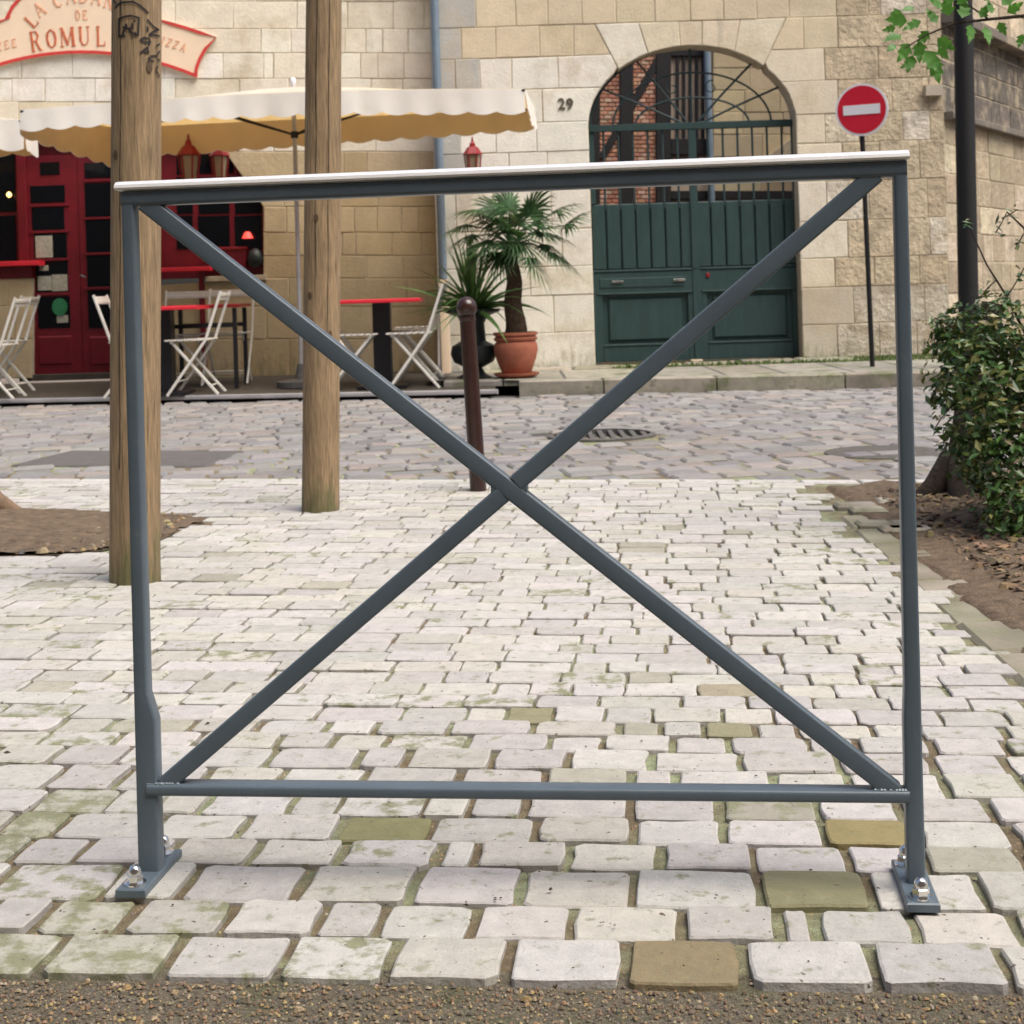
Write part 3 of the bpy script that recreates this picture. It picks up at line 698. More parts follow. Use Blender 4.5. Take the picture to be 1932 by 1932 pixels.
# ---- left building: restaurant front, plane Y = ZL
ZL = 14.25
rest = empty('restaurant_facade', (-3, ZL, 0), 'cream stone restaurant front behind the parasols', 'building')
LF = (Vector((0, ZL, 0)), VX, VZ, Vector((0, -1, 0)))
ly = [-160, -108, -55, 2, 54, 100, 148, 192, 238, 286, 338, 390, 439, 482, 525, 578, 640, 714]
def opR(y):
    if y < 262 or y > 714: return None
    pl = [(262, 300), (268, 360), (287, 425), (330, 455), (365, 480), (390, 497), (525, 497)]
    if y > 525: return 300
    for (ya, xa), (yb, xb) in zip(pl, pl[1:]):
        if ya <= y <= yb: return xa + (xb - xa) * (y - ya) / (yb - ya)
def cellD(p): return [(at(x, y, ZL).x, at(x, y, ZL).z) for x, y in p]
cells = []; Lw = (.73, .675, .55)
known = {3: [330, 440, 560, 655, 742, 820 - 20], 4: [300, 360, 492, 549, 580, 650, 690, 722, 770], 5: [310, 420, 497, 516, 590, 680, 713, 761], 6: [330, 452, 545, 640, 700, 760],
         9: [560, 648, 692, 755, 790], 11: [540, 600, 668, 712, 757, 790], 12: [560, 645, 671, 739, 795], 13: [600, 690, 760], 14: [545, 640, 767]}
for i in range(len(ly) - 1):
    y0, y1 = ly[i], ly[i + 1]; ym = (y0 + y1) / 2
    js = list(known.get(i, [])); x = (js[0] if js else 815)
    pre = []
    while x > -330:
        x -= random.uniform(55, 110); pre.insert(0, x)
    js = pre + js if js else pre
    hh = [y0 + (y1 - y0) * k / 4 for k in range(5)]
    def spans(lo, hi):     # rectangle cells lo/hi are functions of y
        inner = [x for x in js if max(lo(y) for y in hh) + 14 < x < min(hi(y) for y in hh) - 14]
        B = [lo] + [(lambda q: (lambda y: q))(q) for q in inner] + [hi]
        for a, b_ in zip(B, B[1:]):
            p = [(a(y), y) for y in hh] + [(b_(y), y) for y in hh[::-1]]
            q = [v for k, v in enumerate(p) if abs((v[0] - p[k - 1][0]) * (p[(k + 1) % len(p)][1] - p[k - 1][1]) - (v[1] - p[k - 1][1]) * (p[(k + 1) % len(p)][0] - p[k - 1][0])) > 1.0]
            r_ = random.random()
            base = Lw if r_ < .62 else ((.76, .715, .61) if r_ < .9 else (.68, .60, .45))
            if ym > 270 and a(y0) > 290: base = random.choice([(.45, .36, .22), (.48, .39, .25), (.41, .32, .185)])  # ochre stones: the parasol's shade put into their colour
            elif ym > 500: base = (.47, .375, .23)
            if 100 < ym < 200 and a(y0) < 330: base = (.76, .74, .67)
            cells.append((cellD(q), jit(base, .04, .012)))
    if y1 <= 262: spans(lambda y: -340, lambda y: 824)
    else:
        R_ = lambda y: (opR(min(max(y, 262.5), 713)))
        spans(R_, lambda y: 824)
        if y0 >= 525:
            spans(lambda y: -340, lambda y: 60)
        else: spans(lambda y: -340, lambda y: -90)
        if y0 < 262:
            spans(lambda y: -90, lambda y: 300) if False else cells.append((cellD([(-90, y0), (300, y0), (300, 262), (-90, 262)]), Lw))
    if y0 < 500: pass
    if y0 >= 525 and False: pass
# wall under the right window
for i in range(14, 17):
    y0, y1 = ly[i], ly[i + 1]
# (x 300..497 below the sill is covered by spans from x = 300)
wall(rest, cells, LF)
# sill of the right window
def plate(name, x0, y0, x1, y1, Z, depth, m, parent, bev=.004):
    """upright slab: picture-measured rectangle, at its own depth Z (front face), level in the world"""
    c = at((x0 + x1) / 2, (y0 + y1) / 2, Z); s = F / Z; wd = (x1 - x0) / s; ht = (y1 - y0) / s
    mb = MB(); fr = (Vector((c.x, Z, c.z)), VX, VZ, Vector((0, -1, 0)))
    block(mb, [(-wd/2, -ht/2), (wd/2, -ht/2), (wd/2, ht/2), (-wd/2, ht/2)], fr, 0, depth, min(bev, wd * .2, ht * .2), None); mb.t = []
    return mb.obj(name, m, parent, False)
plate('sill', 388, 520, 502, 530, ZL - .05, .12, M['mortar'], rest)

# shopfront: double door
ZD = ZL + .08
door = empty('double_door', at(180, 712, ZD), 'dark red glazed double door behind the left wooden post', 'door')
plate('lintel', -95, 250, 302, 292, ZD + .04, .06, M['red'], door); dleaf = [plate('door_leaf', 53, 292, 150, 706, ZD, .05, M['red'], door), plate('door_leaf', 150.6, 286, 262, 704, ZD, .05, M['red'], door)]
plate('door_frame', 36, 286, 53, 712, ZD - .03, .10, M['red'], door); plate('door_frame', 262, 284, 300, 712, ZD - .03, .10, M['red'], door)
plate('threshold', 36, 704, 300, 716, ZD - .06, .12, M['deck'], door)
for x0, y0, x1, y1 in ((56, 306, 80, 330), (57, 350, 122, 382), (60, 391, 121, 434), (64, 440, 126, 487), (68, 492, 128, 551), (71, 560, 132, 619)):
    if y0 == 306: x0, x1 = 75, 112
    plate('pane', x0, y0, x1, y1, ZD - .008, .02, M['glassdark'], door); 
for x0, y0, x1, y1 in ((159, 306, 213, 335), (160, 345, 212, 408), (162, 414, 213, 475), (164, 481, 214, 540), (166, 547, 216, 618)):
    plate('pane', x0, y0, x1 + 40, y1, ZD - .008, .02, M['glassdark'], door)
for y in (340, 411, 478, 543): plate('glazing_bar', 158, y - 2, 256, y + 2, ZD - .016, .02, M['red'], door, .002)
for y in (387, 437, 490, 555): plate('glazing_bar', 57, y - 2.4, 130, y + 2.4, ZD - .016, .02, M['red'], door, .002)
for x0, x1 in ((72, 136), (170, 252)): plate('lower_panel', x0, 634, x1, 688, ZD - .012, .02, M['red'], door, .012)
for nm, x0, y0, x1, y1, m in (('notice', 67, 445, 99, 486, 'paper'), ('notice', 71, 521, 97, 548, 'paper'), ('notice', 98, 518, 127, 549, 'paper'), ('notice', 107, 595, 128, 609, 'paper'), ('notice', 74, 501, 91, 511, 'paper')):
    plate(nm, x0, y0, x1, y1, ZD - .014, .006, M[m], door, .001)
mb = MB(); p = at(113, 579, ZD - .016); vs = [(p.x + .075 * math.cos(k * .314), ZD - .016 - d, p.z + .085 * math.sin(k * .314)) for d in (.006, 0) for k in range(20)]
mb.add(vs, [tuple(range(20)), tuple(range(20, 40))[::-1]] + [(k, (k + 1) % 20, 20 + (k + 1) % 20, 20 + k) for k in range(20)]); mb.obj('green_sticker', M['balloon'], door, False)
mb = MB(); p = at(155, 520, ZD - .03); mb.tube([p, p + Vector((.0, -.05, 0)), p + Vector((.05, -.05, -.02))], .009, 8); mb.obj('handle', M['iron'], door)
# left shop window
lw = empty('shop_window', at(-30, 500, ZD), 'dark shop window at the far left with a lit bulb inside', 'window')
plate('window_frame', -90, 280, 36, 500, ZD + .02, .05, M['red'], lw)
for x0, y0, x1, y1 in ((-84, 292, -34, 360), (-28, 292, 29, 400), (-84, 368, -34, 494), (-28, 407, 30, 494)): plate('pane', x0, y0, x1, y1, ZD + .01, .02, M['glassdark'], lw)
plate('sill', -100, 494, 74, 503, ZL - .10, .18, M['redbright'], lw); plate('apron', -90, 503, 60, 527, ZL - .012, .10, M['red'], lw)
mb = MB(); p = at(17, 368, ZL - .02)
mb.lathe([(.002, -.024), (.02, -.012), (.026, .004), (.016, .022), (.007, .03)], p, 12); mb.obj('bulb', M['bulb'], lw)
# right shop window under the arch
rw = empty('shop_window', at(400, 525, ZD), 'dark red framed shop window with a red lamp right of the door', 'window')
plate('window_frame', 300, 258, 500, 524, ZD + .03, .05, M['red'], rw)
for x0, y0, x1, y1 in ((333, 334, 363, 403), (333, 407, 364, 470), (374, 334, 432, 403), (374, 407, 433, 466), (443, 375, 493, 403), (443, 407, 494, 470)): plate('pane', x0, y0, x1, y1, ZD + .02, .02, M['glassdark'], rw)
plate('pane', 333, 292, 440, 328, ZD + .02, .02, M['glassdark'], rw)
plate('window_box', 398, 470, 464, 505, ZD - .05, .10, M['red'], rw); plate('window_box_rim', 396, 466, 466, 471, ZD - .06, .12, M['redlamp'], rw)
plate('sill', 298, 504, 396, 512, ZL - .09, .16, M['redbright'], rw); plate('stile', 377, 512, 387, 700, ZL - .03, .03, M['red'], rw)
mb = MB(); p = at(467, 444, ZD - .06); mb.lathe([(.01, -.03), (.055, -.028), (.028, .03), (.01, .035)], p, 14); mb.obj('lamp_shade', M['glow'], rw)
mb = MB(); p = at(482, 488, ZD - .04); mb.lathe([(.03, -.085), (.07, -.05), (.085, .0), (.06, .07), (.02, .1)], p, 14); mb.obj('dark_jar', M['urn'], rw)

# sign board with lettering
ZS = ZL - .035
sign = empty('restaurant_sign', at(155, 60, ZS), 'peach arched restaurant sign edged in red with red lettering', 'sign')
low = lambda x: 101 + (x - 155) ** 2 * (147 - 101) / (372 - 155) ** 2
upr = lambda x: 37 + ((x - 155) ** 2 - 150 ** 2) * (70 - 37) / ((408 - 155) ** 2 - 150 ** 2)
outl = []
for k in range(17): x = -62 + (372 + 62) * k / 16; outl.append((x, low(x)))
outl += [(374, 128), (380, 112), (390, 94), (408, 70)]
for k in range(5): x = 408 - (408 - 291) * k / 4; outl.append((x, upr(x) + (0 if x > 292 else 0)))
dome = []
for k in range(13):
    t = R(14 + (180 - 28) * k / 12); dome.append((155 + 150 * math.cos(t), 62 - 112 * math.sin(t)))
outl += dome[0:]
for k in range(5): x = 17 - (17 + 98) * k / 4; outl.append((x, upr(x)))
outl += [(-80, 94), (-70, 112), (-64, 128)]
SFm = (Vector((0, ZS, 0)), VX, VZ, Vector((0, -1, 0)))
P2 = lambda x, y, Z=ZS: (at(x, y, Z).x, at(x, y, Z).z)
mb = MB(); pol = [P2(*p) for p in outl]; block(mb, pol, SFm, 0, .03, .001, None); mb.t = []; mb.obj('board', M['peach'], sign, False)
mb = MB(); n = len(pol); pol2 = pol if area2(pol) > 0 else pol[::-1]; ins = inset(pol2, .030)
O, ea, eb, en = SFm
for i in range(n):
    a, b_, c, d = pol2[i], pol2[(i + 1) % n], ins[(i + 1) % n], ins[i]
    q = [Vector((p[0], ZS - .010, p[1])) for p in (a, b_, c, d)]; q2 = [Vector((p[0], ZS + .002, p[1])) for p in (a, b_, c, d)]
    mb.add(q + q2, [(0, 1, 2, 3), (0, 1, 5, 4), (3, 2, 6, 7)])
mb.obj('border', M['bannerred'], sign, False)
GL = {'L': [((.2, 0), (.2, 1), .2), ((.2, .02), (.85, .02), .09), ((.82, 0), (.85, .22), .07), ((.05, .98), (.38, .98), .06), ((.05, .02), (.3, .02), .06)],
      'A': [((.08, 0), (.5, 1), .08), ((.5, 1), (.9, 0), .2), ((.25, .36), (.72, .36), .06), ((0, .02), (.22, .02), .06), ((.74, .02), (1.02, .02), .06)],
      'C': [((.85, .8), (.6, .98), .08), ((.6, .98), (.3, .88), .13), ((.3, .88), (.14, .5), .2), ((.14, .5), (.3, .12), .2), ((.3, .12), (.6, .02), .13), ((.6, .02), (.86, .2), .08)],
      'B': [((.2, 0), (.2, 1), .2), ((.1, .98), (.6, .98), .07), ((.6, .98), (.78, .76), .16), ((.78, .76), (.58, .53), .12), ((.2, .53), (.6, .53), .07), ((.6, .53), (.85, .27), .17), ((.85, .27), (.6, .02), .14), ((.1, .02), (.6, .02), .07)],
      'N': [((.14, 0), (.14, 1), .08), ((.14, 1), (.84, 0), .2), ((.84, 0), (.84, 1), .08), ((.02, .02), (.28, .02), .06), ((.7, .98), (.98, .98), .06)],
      'E': [((.2, 0), (.2, 1), .2), ((.1, .98), (.8, .98), .08), ((.2, .52), (.62, .52), .07), ((.1, .02), (.85, .02), .08), ((.8, .98), (.8, .8), .07), ((.84, .02), (.86, .22), .07)],
      'D': [((.2, 0), (.2, 1), .2), ((.1, .98), (.55, .98), .07), ((.55, .98), (.85, .68), .16), ((.85, .68), (.85, .32), .2), ((.85, .32), (.55, .02), .16), ((.1, .02), (.55, .02), .07)],
      'R': [((.2, 0), (.2, 1), .2), ((.08, .98), (.6, .98), .07), ((.6, .98), (.8, .76), .17), ((.8, .76), (.6, .52), .14), ((.2, .52), (.6, .52), .07), ((.52, .52), (.82, .05), .18), ((.82, .04), (1.0, .02), .08), ((.05, .02), (.38, .02), .06)],
      'O': [((.5, .99), (.22, .84), .12), ((.22, .84), (.12, .5), .2), ((.12, .5), (.22, .16), .2), ((.22, .16), (.5, .01), .12), ((.5, .01), (.78, .16), .12), ((.78, .16), (.88, .5), .2), ((.88, .5), (.78, .84), .2), ((.78, .84), (.5, .99), .12)],
      'M': [((.1, 0), (.14, 1), .07), ((.14, 1), (.5, .1), .17), ((.5, .1), (.86, 1), .07), ((.86, 1), (.9, 0), .2), ((-.02, .02), (.22, .02), .06), ((.76, .02), (1.04, .02), .06), ((.02, .98), (.2, .98), .06), ((.8, .98), (1, .98), .06)],
      'U': [((.18, 1), (.18, .28), .2), ((.18, .28), (.36, .04), .14), ((.36, .04), (.62, .04), .08), ((.62, .04), (.84, .26), .08), ((.84, .26), (.84, 1), .07), ((.04, .98), (.34, .98), .06), ((.7, .98), (.98, .98), .06)],
      'S': [((.8, .84), (.5, .99), .08), ((.5, .99), (.2, .8), .15), ((.2, .8), (.4, .56), .17), ((.4, .56), (.7, .42), .18), ((.7, .42), (.82, .2), .16), ((.82, .2), (.5, .01), .14), ((.5, .01), (.16, .18), .08)],
      'P': [((.2, 0), (.2, 1), .18), ((.08, .98), (.6, .98), .07), ((.6, .98), (.82, .75), .17), ((.82, .75), (.6, .5), .14), ((.2, .5), (.6, .5), .07)],
      'I': [((.5, 0), (.5, 1), .2), ((.3, .98), (.7, .98), .07), ((.3, .02), (.7, .02), .07)],
      'Z': [((.12, .97), (.88, .97), .1), ((.86, .97), (.14, .03), .17), ((.12, .03), (.9, .03), .1)]}
def letter(ch, x, y, wd, ht, angd, m, skew=0.0):
    """letter centred at picture point, size in picture units, on the sign board"""
    c = at(x, y, ZS); k = ZS / F; ca_, sa_ = math.cos(R(angd)), math.sin(R(angd)); mb = MB()
    for a, b_, t in GL[ch]:
        A = Vector(((a[0] - .5 + skew * (a[1] - .5)) * wd, (a[1] - .5) * ht)); B = Vector(((b_[0] - .5 + skew * (b_[1] - .5)) * wd, (b_[1] - .5) * ht)); d = (B - A)
        if d.length < 1e-6: continue
        d.normalize(); nn = Vector((-d.y, d.x)) * t * wd * .5; A -= d * t * wd * .12; B += d * t * wd * .12
        q = [A - nn, B - nn, B + nn, A + nn]; q = [((p.x * ca_ - p.y * sa_) * k, (p.x * sa_ + p.y * ca_) * k) for p in q]
        dz = random.uniform(0, .0015)
        mb.add([(c.x + p[0], ZS - .005 - dz, c.z + p[1]) for p in q] + [(c.x + p[0], ZS + .001, c.z + p[1]) for p in q], [(0, 1, 2, 3), (0, 1, 5, 4), (1, 2, 6, 5), (2, 3, 7, 6), (3, 0, 4, 7)])
    return mb.obj('letter', m, sign, False)
for ch, x, y, wd, ht, a in (('R', 67, 78, 21, 38, 5), ('O', 97, 73, 21, 35, 3), ('M', 127, 70, 27, 36, 1), ('U', 159, 68, 22, 36, -1), ('L', 191, 68, 20, 37, -2), ('U', 222, 70, 22, 36, -4), ('S', 250, 76, 19, 36, -8)):
    letter(ch, x, y, wd, ht, a + 1.75, M['letter'])
for ch, x, y, a in (('L', 60, 39, 44), ('A', 74, 18, 34), ('C', 108, 1, 16), ('A', 133, -7, 7), ('B', 157, -8, -2), ('A', 182, -5, -10), ('N', 207, 3, -20), ('E', 231, 17, -32)):
    letter(ch, x, y, 18, 26, a, M['letterpale'] if ch != 'L' else M['letter'])
for ch, x in (('D', 147), ('E', 161)): letter(ch, x, 28, 10, 18, 1.75, M['letterpale'])
for ch, x, y in (('P', 296, 74), ('I', 307, 77), ('Z', 319, 80), ('Z', 332, 84), ('A', 346, 89)): letter(ch, x, y, 10, 15, -14, M['letterpale'], .3)
for ch, x, y in (('P', -38, 99), ('I', -26, 95), ('Z', -14, 91), ('Z', -1, 88), ('E', 13, 84), ('E', 27, 81)): letter(ch, x, y, 10, 15, 16, M['letterpale'], .3)

# ---- drainpipe between the two buildings
p = at(822, 77, 13.93)
pipe = empty('drainpipe', (p.x, 13.93, .1), 'blue grey drainpipe between the two stone house fronts', 'drainpipe')
mb = MB(); mb.tube([(p.x, 13.93, .1), (p.x, 13.93, 4.5)], .040, 14); mb.obj('pipe', M['bluepipe'], pipe)
for z in (3.66, 1.8): mb = MB(); mb.tube([(p.x, 13.93, z), (p.x, 13.93, z + .05)], .049, 14); mb.obj('collar', M['signwhite'] if z > 3 else M['bluepipe'], pipe)

# ================================================================== GATE
ZG = ZF + .20
GB = at(1318, 685, ZG); gx, gz = GX * ZG / ZF, .10
gx = at(1306, 235, ZG).x
gate = empty('carriage_gate', (gx, ZG, gz), 'dark green double carriage gate with an iron fan grille in the stone arch', 'gate')
def gbox(name, x0, z0, x1, z1, y=0.0, d=.04, m='gate', bev=.004):
    mb = MB(); fr = (Vector((gx, ZG + y, gz)), VX, VZ, Vector((0, -1, 0)))
    block(mb, [(x0, z0), (x1, z0), (x1, z1), (x0, z1)], fr, 0, d, min(bev, abs(x1 - x0) * .2, abs(z1 - z0) * .2), None); mb.t = []
    return mb.obj(name, M[m], gate, False)
gw = .995; tz = 2.285
gbox('bottom_rail', -gw, .0, -.008, .045, -.012, .07, 'gateworn'); gbox('bottom_rail', .008, .0, gw, .045, -.012, .07, 'gateworn')
for sgn in (-1, 1):
    x0, x1 = (-gw, -.006) if sgn < 0 else (.006, gw)
    gbox('door_leaf', x0, .045, x1, 1.55, .035, .03)
    gbox('stile', x0, .046, x0 + .085, .70, -.003, .038); gbox('stile', x1 - .085, .046, x1, .70, -.003, .038)
    gbox('rail', x0 + .086, .046, x1 - .086, .19, -.004, .038); gbox('rail', x0, .701, x1, .90, -.006, .04); gbox('moulding', x0, .905, x1, .925, -.014, .05); gbox('moulding', x0 + .04, .69, x1 - .04, .705, -.016, .03)
    gbox('raised_panel', x0 + .13, .235, x1 - .13, .655, .012, .03, bev=.025); gbox('moulding', x0 + .09, .195, x1 - .09, .213, -.012, .03)
    nb = 7; pw = (x1 - x0) / nb
    for k in range(nb):
        gbox('board', x0 + k * pw + .006, .93, x0 + (k + 1) * pw - .006, 1.555, .004 + random.uniform(-.003, .003), .03, bev=.009)
    for k in range(1, nb):
        mb = MB(); X = gx + x0 + k * pw; mb.tube([(X, ZG + .015, gz + 1.50), (X, ZG + .015, gz + tz - .02)], .011, 8); mb.obj('bar', M['grille'], gate)
gbox('meeting_stile', -.042, .05, .030, tz - .035, -.014, .05); gbox('transom', -gw, tz - .035, gw, tz + .03, -.02, .07)
gbox('edge_stile', -gw, 1.56, -gw + .05, tz - .03, .0, .05); gbox('edge_stile', gw - .05, 1.56, gw, tz - .03, .0, .05)
gbox('letter_plate', -.93, .755, -.12, .845, -.014, .012)
for xx in (-.76, -.17): gbox('handle', xx - .055, .80, xx + .055, .822, -.03, .02, 'chrome', .006)
gbox('lock', .09, .83, .12, .87, -.02, .02, 'redlamp')
# fan grille
def gtube(name, pts, r=.012):
    mb = MB(); mb.tube([(gx + x, ZG + .015, gz + z) for x, z in pts], r, 8); mb.obj(name, M['grille'], gate)
ea_, eb_ = .985, .76
arcg = lambda f, n=25, a0=0, a1=180: [(ea_ * f * math.cos(R(a0 + (a1 - a0) * k / (n - 1))), tz + eb_ * f * math.sin(R(a0 + (a1 - a0) * k / (n - 1)))) for k in range(n)]
gtube('arch_bar', arcg(1.0), .02)
gtube('ring_bar', [(.76 * math.cos(R(k * 7.5)), tz + .51 * math.sin(R(k * 7.5))) for k in range(25)], .010)
gtube('ring_bar', [(.55 * math.cos(R(k * 7.5)), tz + .27 * math.sin(R(k * 7.5))) for k in range(25)], .010)
for a in (28, 52, 90, 122, 150):
    gtube('spoke', [(.10 * math.cos(R(a)), tz + .05 * math.sin(R(a)))] + [(ea_ * f * math.cos(R(a)), tz + eb_ * f * math.sin(R(a))) for f in (.5, 1.0)], .011)
for a in (72, 106):     # small scrolls between spokes
    c = (.64 * math.cos(R(a)), tz + .38 * math.sin(R(a)))
    gtube('scroll', [(c[0] + .07 * (1 - k / 22) * math.cos(R(k * 24 + a)), c[1] + .07 * (1 - k / 22) * math.sin(R(k * 24 + a))) for k in range(16)], .006)
gbox('gate_stop', -.09, .0, .02, .05, -.10, .07, 'mortar', .015)

# ---- courtyard house seen through the gate grille
ZC = 17.0
ch = empty('timber_framed_house', (2, ZC, 0), 'half timbered brick house in the yard seen through the gate grille', 'building')
CF = (Vector((0, ZC, 0)), VX, VZ, Vector((0, -1, 0)))
def cpoly(name, pts, z, d, m, par=ch):
    mb = MB(); block(mb, [P2(x, y, ZC) for x, y in pts], CF, z, d, .006, None); mb.t = []; return mb.obj(name, M[m], par, False)
def crect(x0, y0, x1, y1): return [(x0, y1), (x1, y1), (x1, y0), (x0, y0)]
cpoly('backing', crect(1040, -40, 1345, 720), -.03, .2, 'plaster')
for x0, x1 in ((1104, 1131), (1170, 1194), (1238, 1266)): cpoly('timber_post', crect(x0, -40, x1, 720), .02, .06, 'timber')
cpoly('timber_brace', [(1126, 300), (1142, 300), (1238, 135), (1236, 108)], .014, .05, 'timber')
cpoly('timber_beam', crect(1266, 50, 1330, 106), .02, .06, 'timber'); cpoly('timber_beam', crect(1266, 262, 1345, 292), .022, .06, 'timber'); cpoly('timber_beam', crect(1266, 360, 1520, 376), .02, .08, 'timber')
for k in range(5): cpoly('timber_stud', crect(1276 + k * 12, 106, 1281.5 + k * 12, 262), .012, .05, 'timber')
nb = 0
for xa, xb in ((1132, 1169), (1195, 1237)):
    y = 60.0; rowi = 0
    while y < 400:
        x = xa + (0 if rowi % 2 else -7)
        while x < xb:
            a, b_ = max(x, xa), min(x + 14, xb); x += 15.2
            if b_ - a < 3: continue
            mb = MB(); block(mb, [P2(*q, ZC) for q in crect(a, y, b_, y + 6.2)], CF, random.uniform(-.012, -.004), .05, .004, jit(random.choice([(.42, .20, .13), (.47, .25, .17), (.36, .16, .11), (.48, .32, .24)]), .15, .05))
            link('brick', mb.raw('brick', M['brick']), ch); nb += 1
        y += 7.9; rowi += 1
mb = MB(); p = at(1337, 200, ZC - .08); mb.tube([(p.x, ZC - .08, 0), (p.x, ZC - .08, 4.4)], .04, 12); tag(mb.obj('downpipe', M['bluepipe']), 'pale blue downpipe in the yard behind the gate grille', 'drainpipe')
cw = empty('yard_wall', (3, ZC - .02, 0), 'tan stone yard wall seen through the right half of the gate grille', 'wall')
cells = []
y = -40
while y < 720:
    x = 1345
    while x < 1660:
        L = random.uniform(50, 95); a, b_ = x, min(x + L, 1660); x += L
        if b_ - a > 6: cells.append(([P2(*q, ZC) for q in crect(a, y, b_, y + 42)], jit((.46, .37, .24), .12, .03)))
    y += 42
wall(cw, cells, CF, depth=.2)
sheet('yard', -1, 7, 14.32, 17.2, .03, M['asphalt'])
cpoly('gable_roof_edge', [(1440, 300), (1520, 240), (1520, 300)], .10, .12, 'mortar', cw)

# ================================================================== TERRACE
PT = .058
terrace = empty('terrace', (-3, 13, 0)); terrace['kind'] = 'structure'
TP = [(-7.0, platY(-7.0)), (-.14, platY(-.14)), (-.10, 13.2), (-.72, 14.25), (-7.0, 14.25)]
ny_ = 13
for k in range(ny_):
    a, b_ = k / ny_, (k + 1) / ny_
    f = lambda t, X: platY(X) + .03 + (14.24 - platY(X) - .03) * t
    zt = lambda t: PT + .055 * t
    xr = lambda t: -.16 - max(0, t - .45) * 1.05
    q = [(-7, f(a, -7) + .004, zt(a)), (xr(a), f(a, xr(a)) + .004, zt(a)), (xr(b_), f(b_, xr(b_)) - .004, zt(b_)), (-7, f(b_, -7) - .004, zt(b_))]
    mb = MB(); mb.add([Vector(p) for p in q] + [Vector(p) - Vector((0, 0, .03)) for p in q], [(0, 1, 2, 3), (0, 1, 5, 4), (1, 2, 6, 5), (2, 3, 7, 6), (3, 0, 4, 7)]); mb.obj('deck_board', M['deck'], terrace, False)
mb = MB(); mb.rbar((-7, platY(-7), PT - .017), (-.14, platY(-.14), PT - .017), .05, .036, VZ, .005); mb.obj('edge_trim', M['trim'], terrace)
mb = MB(); mb.add([(-7, platY(-7) + .10, 0), (-.2, platY(-.2) + .10, 0), (-.2, platY(-.2) + .10, PT - .02), (-7, platY(-7) + .10, PT - .02), (-7, platY(-7) + .2, 0), (-.2, platY(-.2) + .2, 0)], [(0, 1, 2, 3), (0, 1, 5, 4)]); mb.obj('shadow_gap', M['black'], terrace, False)  # black sheet painting in the shadow below the deck edge

def terr(x, y): return gnd(x, y, PT + .004)
# ---- folding chair, local: faces +X, origin on the floor
def make_chair():
    root = empty('folding_chair', (0, 0, 0))
    B = [(.20, 0), (-.135, .46), (-.245, .78), (-.275, .865)]; A = [(.165, .455), (-.22, 0)]
    for sy in (-.2, .2):
        mb = MB()
        for (xa, za), (xb, zb) in zip(B, B[1:]): mb.rbar((xa, sy, za), (xb, sy, zb), .016, .024, VX, .005, 2)
        mb.obj('back_leg', M['chair'], root, world=False)
        mb = MB(); mb.rbar((A[0][0], sy * .82, A[0][1]), (A[1][0], sy * .82, A[1][1]), .016, .024, VX, .005, 2); mb.obj('front_leg', M['chair'], root, world=False)
    for k in range(7):
        x = .19 - k * .055; mb = MB(); mb.rbar((x, -.20, .462), (x, .20, .462), .042, .012, VZ, .004, 2); mb.obj('slat', M['chair'], root, world=False)
    for t in (.60, .96):
        x = -.245 - .03 * (t - .0); z = .78 + .085 * (t - .3) ; mb = MB(); mb.rbar((x + .012, -.205, z), (x + .012, .205, z), .012, .034, VZ, .004, 2); mb.obj('back_slat', M['chair'], root, world=False)
    for x, z, yy in ((.115, .115, .19), (-.155, .075, .155), (.17, .44, .16)):
        mb = MB(); mb.tube([(x, -yy, z), (x, yy, z)], .007, 8); mb.obj('stretcher', M['chair'], root, world=False)
    return root
proto = make_chair(); first = True
def floorz(Y, X): 
    t = (Y - platY(X)) / (14.24 - platY(X)); return PT + .055 * max(0, min(1, t)) + .001
CH = [(367, 12.62, 180, 'white slatted folding chair facing the left red table from the right, front and centre'),
      (252, 12.62, 0, 'white folding chair half hidden behind the left wooden post and steel upright'),
      (668, 12.55, 0, 'white folding chair behind the second wooden post, left of the right red table'),
      (779, 12.50, 180, 'nearest white folding chair on the right side of the right red table'),
      (785, 12.95, 176, 'white folding chair directly behind the chair right of the right red table'),
      (790, 13.40, 182, 'farthest white folding chair of the three lined up by the drainpipe'),
      (-14, 12.85, 180, 'white folding chair cut by the left picture edge in front of the shop window'),
      (4, 13.35, 176, 'second white folding chair at the left picture edge, nearer the shop window'),
      (345, 13.45, -90, 'white folding chair seen face on behind the left red table'),
      (430, 13.55, -90, 'white folding chair seen face on beside the black framed rear table')]
for x, Y, rz, lab in CH:
    c = proto if first else copytree(proto); first = False
    X = at(x, 640, Y).x; c.location = (X, Y, floorz(Y, X)); c.rotation_euler = (0, 0, R(rz)); tag(c, lab, 'chair', 'white folding chairs on the cafe terrace')
# ---- tables
def ped_table(x, Y, lab):
    X = at(x, 640, Y).x; z = floorz(Y, X); root = empty('cafe_table', (X, Y, z), lab, 'table', 'red topped cafe tables')
    mb = MB(); mb.rbar((-.345, 0, .735), (.345, 0, .735), .62, .032, VZ, .006); mb.obj('tabletop', M['redbright'], root, world=False)
    mb = MB(); mb.box((0, 0, .37), .15, .15, .70); mb.obj('pedestal', M['tblack'], root, False, False)
    mb = MB(); mb.box((0, 0, .012), .42, .42, .024); mb.obj('foot', M['tblack'], root, False, False)
    return root
ped_table(722, 12.62, 'square red cafe table on a black pedestal right of the second wooden post')
ped_table(310, 12.66, 'red topped cafe table on a black pedestal behind the left wooden post')
X = at(392, 640, 13.2).x; rt = empty('cafe_table', (X, 13.2, floorz(13.2, X)), 'black framed table with a red top behind the left pedestal table', 'table', 'red topped cafe tables')
mb = MB(); mb.rbar((-.34, 0, .72), (.34, 0, .72), .6, .03, VZ, .005); mb.obj('tabletop', M['redlamp'], rt, world=False)
